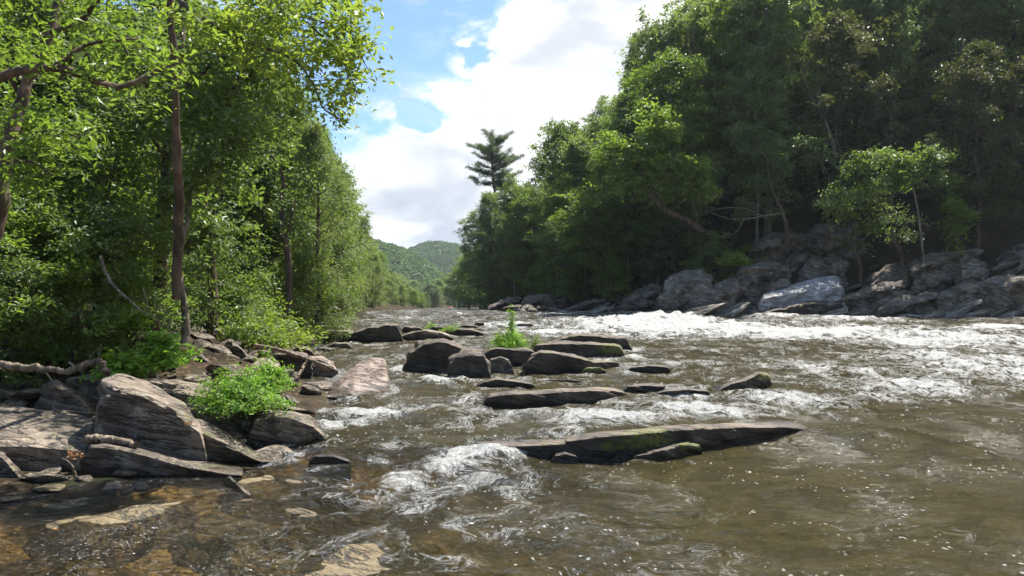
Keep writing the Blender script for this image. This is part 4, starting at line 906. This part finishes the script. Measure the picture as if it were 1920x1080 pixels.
for k, (u, v, u2, v2, Y, lb) in enumerate([(1478,455,1437,300,47,'slanting thin trunk beside the bare pale branches'), (1570,300,1500,120,50,'crooked pale trunk high in the dark hemlocks'), (1545,470,1555,330,47,'straight thin trunk behind the highest square outcrop'), (1612,530,1600,430,44.5,'dark stout trunk between the far bank outcrops'), (1690,500,1672,420,44.5,'thin dark sapling stem left of the tiered sapling'), (1310,520,1300,300,50,'thin pole like trunk left of the bare pale branches'), (182, 640, 176, 330, 15.5, 'dark trunk in the shade left of the tall reddish one'), (262, 600, 272, 280, 19, 'dim trunk just behind and left of the tall reddish one'), (398, 610, 385, 300, 20, 'thin dark trunk right of the slender forking tree'), (540, 585, 530, 330, 25.5, 'dark trunk rising behind the sunny undergrowth')]):
    limb_tree('slender_tree', lb, Y, [([(u,v,0),((u*2+u2)/3+5,(v*2+v2)/3,0),((u+2*u2)/3-4,(v+2*v2)/3,0),(u2,v2,0)], [.14,.07], 0, .4, 8, .8),
        ([(u2,v2,0),(u2-25,v2-45,-.4),(u2-45,v2-60,-.6)], [.05,.02], 10, .5, 20, 1.0), ([((u+u2)/2,(v+v2)/2,0),(u2+35,v2-10,-.4)], [.05,.02], 8, .45, 18, .9)], (L_DARK, L_MID)[k % 2], .2 if k < 6 else .13, BARK_PALE if k in (1, 5) else BARK, 220 + k)
# bare branches
def bare(name, label, Y, limbs, mat=WOOD, parent_cat='branch', seed=1, twig=0):
    u, v, dy = limbs[0][0][0]; base = pt(u, v, Y + dy); tb = Tubes(); rs = np.random.RandomState(seed)
    for pts, rad in limbs:
        P_ = smoothen([pt(a, b, Y + c) - base for a, b, c in pts], 8 * len(pts)); P_ += rs.normal(size=P_.shape) * rad[-1] * .3; tb.add(P_, rad, 9, .05, seed)
        for k in range(twig):
            j = rs.randint(3, len(P_)); d = rs.normal(size=3); d /= np.linalg.norm(d); tb.add(np.array([P_[j], P_[j] + d * .12 * rs.rand() * Y / 10 + [0, 0, .02], P_[j] + d * .3 * rs.rand() * Y / 10]), [rad[-1] * .7, .003], 3)
    return tag(obj(name, tb.mesh(name, mat), None, base), label, parent_cat)
bare('dead_branch', 'bare pale branching limb reaching left from the dark far woods', 45, [([(1470,400,0),(1430,405,-.3),(1380,412,-.5),(1330,398,-.6)], [.045,.012]), ([(1430,405,-.3),(1400,392,-.4),(1360,390,-.5),(1300,402,-.5)], [.025,.008]), ([(1395,410,-.4),(1380,435,-.5),(1350,448,-.5)], [.02,.008]), ([(1450,402,-.1),(1420,385,-.3),(1390,378,-.3)], [.02,.006])], BARK_PALE, seed=301, twig=14)
bare('driftwood', 'long bleached fallen branch reaching over the reddish boulder to the water', 16.2, [([(480,648,1.6),(520,655,1.2),(560,668,.6),(590,678,.2),(615,688,0),(633,695,-.1)], [.05,.045,.03,.012]), ([(578,673,.4),(568,690,.2),(558,706,0)], [.035,.03]), ([(575,672,.4),(582,664,.4)], [.015,.008])], parent_cat='driftwood', seed=302)
bare('driftwood', 'broken weathered log propped on mossy rocks at the left edge', 11.4, [([(-90,688,0),(0,684,0),(40,690,0),(90,692,0),(130,698,0)], [.045,.06,.055,.04]), ([(126,697,0),(150,688,0),(172,680,0),(187,677,0)], [.05,.035]), ([(183,676,0),(193,688,0),(203,702,0)], [.05,.045]), ([(130,692,0),(155,680,-.05),(175,674,-.05)], [.012,.006])], parent_cat='log', seed=303, twig=3)
bare('driftwood', 'bleached crooked branch arching among the hanging leaves on the left', 12.5, [([(188,480,.5),(200,515,.3),(222,545,.1),(242,562,0)], [.03,.02]), ([(242,562,0),(262,580,0),(280,592,0)], [.02,.008])], parent_cat='branch', seed=304, twig=6)
bare('driftwood', 'grey branch lying along the upstream bar', 30, [([(560,615,1),(590,602,.5),(625,590,0),(650,585,0)], [.05,.02]), ([(590,602,.5),(610,606,.3),(640,604,0)], [.03,.01])], parent_cat='branch', seed=305, twig=3)
bare('dead_branch', 'short pale dead twig standing above the broken log', 12.8, [([(20,665,0),(40,640,0),(52,615,0)], [.02,.01])], parent_cat='branch', seed=306, twig=5)
bare('dead_branch', 'thin dead stem slanting among the shrubs at the left edge', 12.8, [([(60,560,0),(80,600,.1),(104,650,.1)], [.014,.008])], parent_cat='branch', seed=309, twig=3)
bare('dead_branch', 'drooping dead twig beside the tall reddish trunk', 12.8, [([(268,540,0),(285,590,-.1),(318,612,-.1)], [.012,.006])], parent_cat='branch', seed=310, twig=3)
bare('driftwood', 'mossy stub of log at the head of the blade shaped slab', 9.75, [([(166,822,0),(185,823,0),(215,825,0),(262,834,0)], [.06,.055,.035])], parent_cat='log', seed=307)

# ------------------------------------------------------------------ low plants
def bush(name, label, u, v, Y, R, Hh, leafm, size, aspect, n=90, m=14, seed=1, cat='plant', z=None, sprayr=.12, group=None, up=.9):
    base = pt(u, v, Y) if z is None else np.array([(u - 960) / F * Y, Y, z])
    root = empty(name, base, label=label, cat=cat, group=group); T = Tree(seed); rs = T.rs
    for k in range(n):
        a = rs.rand() * 6.28; q = rs.rand() ** .55; tip = np.array([cos(a) * R * q, sin(a) * R * q, Hh * (1 - .75 * q * q) * rs.uniform(.45, 1.1) * (1 + .35 * sin(3 * a + seed) * q)]); tip[:2] *= 1 + .3 * sin(2 * a + seed * 1.7)
        mid_ = tip * [.45, .45, .65]; T.tb.add(smoothen([np.array([0, 0, -.08]), mid_, tip], 6), [.008, .003], 3)
        sh = rs.rand()
        for g_ in (1.0, .8, .6): T.spray(mid_ + (tip - mid_) * (g_ * 2 - 1) + rs.normal(size=3) * .02, tip / (np.linalg.norm(tip) + 1e-6), sprayr, max(3, int(m * g_)), sh, .4)
    T.build(root, BARK, leafm, size, aspect, trunkname='stem', crownname='foliage'); return root
bush('leafy_bush', 'bright green bush sprouting between boulders at the water edge', 455, 775, 11.3, .72, .62, L_PLANT, .058, .42, 210, 15, 401)
bush('leafy_bush', 'taller right shoulder of feathery stems behind the bright bush at the water', 505, 742, 11.9, .42, .62, L_PLANT, .055, .36, 90, 14, 402)
bush('broadleaf_plant', 'low fresh green plant with hand shaped leaves beside the broken log', 232, 712, 12.2, .42, .42, L_PLANT, .12, .5, 55, 6, 403, sprayr=.13)
bush('broadleaf_plant', 'cascading green plant below the tall trunk on the left bank', 308, 690, 12.8, .50, .62, L_PLANT, .11, .42, 80, 8, 404, sprayr=.13)
bush('broadleaf_plant', 'small sunlit green plant in the shade left of the tall trunk', 250, 625, 14, .32, .55, L_PLANT, .10, .45, 45, 8, 405, sprayr=.12)
bush('river_weed', 'upright yellow green weed clump on the midstream rock', 955, 657, 22.5, .62, .62, L_PLANT, .10, .28, 150, 8, 406, sprayr=.16)
bush('river_weed', 'tall thin stalk standing above the midstream weed clump', 960, 640, 22.7, .10, 1.05, L_PLANT, .10, .28, 12, 12, 407, sprayr=.11)
bush('river_weed', 'sparse grassy tuft right of the midstream weed clump', 1003, 655, 22.5, .30, .38, L_WILLOW, .12, .15, 40, 6, 408, sprayr=.1)
bush('leafy_bush', 'yellow leaved bush glowing on the shaded far bank rocks', 1375, 497, 44.5, .95, .7, L_YELLOW, .16, .55, 90, 10, 409, sprayr=.3)
bush('grass_tuft', 'small grass tuft on the layered rocks upstream', 810, 620, 31, .35, .35, L_PLANT, .12, .2, 30, 6, 410, sprayr=.12)
bush('grass_tuft', 'small grass tuft on the dark rounded ledge upstream', 845, 622, 30, .35, .3, L_PLANT, .12, .2, 30, 6, 411, sprayr=.12)
for k, (u, v, Y, R, Hh, mt, sz) in enumerate([(470,640,21,1.3,.9,L_BRIGHT,.11),(505,630,23,1.4,1.2,L_YELLOW,.11),(440,625,22,1.3,1.6,L_BRIGHT,.12),(530,622,26,1.4,1.2,L_BRIGHT,.12),(480,600,25,1.6,2.0,L_YELLOW,.12),(415,600,22,1.3,2.2,L_MID,.12)]):
    bush('undergrowth_bush', ['lowest sunny bush of the undergrowth above the upstream bar', 'yellow tinged bush in front of the undergrowth above the bar', 'bright bush left of the sunny undergrowth', 'farthest bush of the sunny undergrowth', 'tall yellow green bush at the back of the undergrowth', 'dark tall bush near the two thin trunks'][k], u, v, Y, R, Hh, mt, sz, .5, 110, 14, 420 + k, 'bush', sprayr=.28, z=gz((u - 960) / F * Y, Y) - .1)
for k, (u, v, Y, h, lb) in enumerate([(20,640,12.6,2.2,'shrub drooping over the broken log at the left edge'), (95,600,13.5,2.8,'shrub with small shining leaves left of the crooked branch'), (200,560,14.2,3.0,'shrub hanging round leaves above the green plants on the left'), (-40,560,13,3.4,'tall shrub filling the left edge'), (150,540,15.5,3.8,'shrub behind the bleached crooked branch'), (60,520,16,4.2,'tall dim shrub behind the left edge'),
                              (400,580,19,3.0,'shrub right of the slender forking tree'), (560,590,27,3.2,'shrub at the foot of the willowy tree on the left bank'), (620,590,36,3.4,'shrub by the water upstream of the bar'), (240,590,16,2.6,'shrub in the shade behind the tall trunk')]):
    x = (u - 960) / F * Y; plant_tree('shrub', x, Y, h, lb, None, gz(x, Y), 1.0, i=k)
for k in range(34):
    side = k % 2; Y = RND.uniform(17, 60) if side else RND.uniform(46, 85)
    x = float(xl(Y)) - RND.uniform(1.5, 5) if side else float(xr(Y)) + RND.uniform(.5, 4)
    if not side and Y < 50: x = RND.uniform(9, 36); Y = RND.uniform(47, 53)
    g_ = gz(x, Y)
    plant_tree('shrub', x, Y, RND.uniform(1.8, 4), 'one of the shrubs lining the foot of the %s woods' % ('left' if side else 'right'), 'shrubs lining the foot of the %s woods' % ('left' if side else 'right'), g_)
# dry leaves and bits
def litter(name, label, u, v, Y, r, n, mat, size, seed, asp=.4, cat='leaves'):
    rs = np.random.RandomState(seed); base = pt(u, v, Y); c = np.clip(rs.normal(size=(n, 3)), -1.6, 1.6) * [r, r * .6, r * .5] * .75
    return tag(obj(name, leaf_mesh(name, c, rs.normal(size=(n, 3)), np.full(n, size), mat, rs.rand(n), asp, rs), None, base), label, cat)
litter('dry_leaf_cluster', 'cluster of curled orange brown leaves hanging on the shaded rock face', 352, 795, 9.8, .035, 16, L_DRY, .05, 501)
litter('dry_leaf_cluster', 'wad of dry pinkish leaves caught on a twig in the dark hollow', 140, 853, 9.4, .08, 34, L_DRY, .06, 502)
litter('dry_leaf_cluster', 'dry leaves and twigs stranded on the olive slab', 212, 932, 8.6, .09, 14, L_DRY, .07, 503, .25)
bare('twig', 'forked grey twig standing in the dark hollow', 9.4, [([(143,897,0),(138,880,0),(130,868,0),(118,860,0)], [.018,.01]), ([(138,880,0),(146,866,0),(150,852,0)], [.012,.006])], parent_cat='twig', seed=308)
lf = leaf_mesh('fallen_leaf', np.array([[0, 0, .0]]), np.array([[0, 0, 1.]]), np.array([.05]), L_YELLOW, np.array([.9]), .8)
a_, b_ = XY(115, 985); tag(obj('fallen_leaf', lf, None, (a_, b_, .035)), 'single yellow leaf floating over the olive slab', 'leaf')
a_, b_ = XY(102, 1000); lf2 = leaf_mesh('fallen_leaf', np.array([[0, 0, .0]]), np.array([[0, .1, 1.]]), np.array([.09]), L_DRY, np.array([.9]), .4); tag(obj('fallen_leaf', lf2, None, (a_, b_, .04)), 'tan dead leaf beside the olive slab', 'leaf')
# raft far upstream
def raft(x, y, label, s=1.0):
    m_, t_ = newmat('raft_rubber'); p_ = t_.N('ShaderNodeBsdfPrincipled', {'Base Color': (.55, .05, .04), 'Roughness': .4}); t_.l.new(p_.outputs[0], t_.N('ShaderNodeOutputMaterial').inputs[0])
    root = empty('raft', (x, y, 1.95), .3, label=label, cat='raft'); root.scale = (s * .5, s * .5, s * .55)
    a = np.linspace(0, 2 * pi, 33); ring = np.column_stack([np.cos(a) * 1.3, np.sin(a) * .65, .25 + .12 * np.abs(np.cos(a)) ** 3]); tb = Tubes(); tb.add(ring, [.22], 10); obj('tube', tb.mesh('tube', m_), root)
    for q in (-.4, .4): tb = Tubes(); tb.add(np.array([[q, -.6, .3], [q, 0, .32], [q, .6, .3]]), [.12], 8); obj('thwart', tb.mesh('thwart', m_), root)
a_ = (843 - 960) / F * 190; raft(a_, 190, 'tiny red raft far upstream where the river bends')
a_ = (784 - 960) / F * 150; raft(a_, 150, 'second tiny red raft nearer the left bank far upstream', .8)

# ------------------------------------------------------------------ far hills under forest
def hill(name, label, ridge, Y0, depth, n=26000, size=2.6, seed=1):
    us = np.array([r_[0] for r_ in ridge], float); vs = np.array([r_[1] for r_ in ridge], float)
    nu_, nv_ = 120, 40; U = np.linspace(us[0], us[-1], nu_); tp = np.interp(U, us, vs)
    S = np.linspace(0, 1, nv_); Yc = Y0 + depth * S; X0 = (U - 960) / F * (Y0 + depth * .6)
    top = HC - (tp - VH) / F * (Y0 + depth * .6) - 3
    prof_ = np.where(S < .6, sstep(S, -.1, .62), 1 - .5 * sstep(S, .6, 1.0) )
    X = np.repeat(X0[:, None], nv_, 1); Yy = np.repeat(Yc[None, :], nu_, 0); Z = top[:, None] * prof_[None, :]
    q = P3(X.ravel() / 40, Yy.ravel() / 40); Z = Z + (fbm(q, seed, 4) * 3.0).reshape(Z.shape)* prof_[None, :]
    v = np.column_stack([X.ravel(), Yy.ravel(), Z.ravel()]); me = mesh(name, v, grid_faces(nu_, nv_), m_ground)
    if me.polygons[0].normal.z < 0: me.flip_normals()
    tag(obj(name, me), kind='structure')
    rs = np.random.RandomState(seed); k = n // 22; iu = rs.rand(k) * (nu_ - 1.01); iv = rs.rand(k) * .72 * (nv_ - 1.01)
    Vg = v.reshape(nu_, nv_, 3); i, j = iu.astype(int), iv.astype(int); cen = Vg[i, j] + (Vg[i + 1, j] - Vg[i, j]) * (iu - i)[:, None] + (Vg[i, j + 1] - Vg[i, j]) * (iv - j)[:, None]
    d = rs.normal(size=(k, 22, 3)); d /= np.linalg.norm(d, axis=2)[:, :, None]; d[:, :, 2] = np.abs(d[:, :, 2]); R = rs.uniform(2.2, 4.2, k)
    c = (cen[:, None, :] + d * R[:, None, None] * [1, 1, 1.1] + [0, 0, 1]).reshape(-1, 3)
    me = leaf_mesh('far_forest', c, d.reshape(-1, 3) + rs.normal(size=(k * 22, 3)) * .3, np.full(len(c), size), L_FAR, np.repeat(rs.rand(k), 22) * .7 + rs.rand(k * 22) * .3, .9, rs)
    tag(obj('far_forest', me), label, 'forest', kind='stuff')
hill('hill', 'hazy green forest covering the nearer far hillside', [(560,452),(640,452),(690,453),(720,462),(745,470),(770,484),(800,502),(830,522),(860,545)], 420, 200, 60000, 2.4, 601)
hill('hill', 'forest on the paler ridge beyond the nearer hill', [(700,485),(745,478),(770,468),(790,461),(820,459),(860,462),(900,470),(960,480)], 650, 250, 50000, 3.0, 602)

# ------------------------------------------------------------------ summer haze
if True:
    m_haze, t = newmat('haze_air')
    v_ = t.N('ShaderNodeVolumePrincipled', {'Color': (.80, .90, 1.0), 'Density': .00018, 'Anisotropy': .4})
    t.l.new(v_.outputs[0], t.N('ShaderNodeOutputMaterial').inputs[1])
    xs_, ys_, zs_ = (-1500, 1500), (-200, 1900), (-6, 150)
    vv = [(a, b, c) for a in xs_ for b in ys_ for c in zs_]
    me = mesh('haze', vv, [(0, 1, 3, 2), (4, 6, 7, 5), (0, 4, 5, 1), (2, 3, 7, 6), (0, 2, 6, 4), (1, 5, 7, 3)], m_haze, False)
    tag(obj('haze', me), 'thin summer haze filling the valley', 'haze', kind='stuff')
# every boulder, stone and outcrop counts as a thing
for o in SC.objects:
    if o.parent is None and 'category' in o.keys() and 'kind' not in o.keys(): o['kind'] = 'thing'
# prototypes that were never placed
for lst in TREES.values():
    for root, used_ in lst:
        if not used_:
            for ch in list(root.children): bpy.data.objects.remove(ch)
            bpy.data.objects.remove(root)
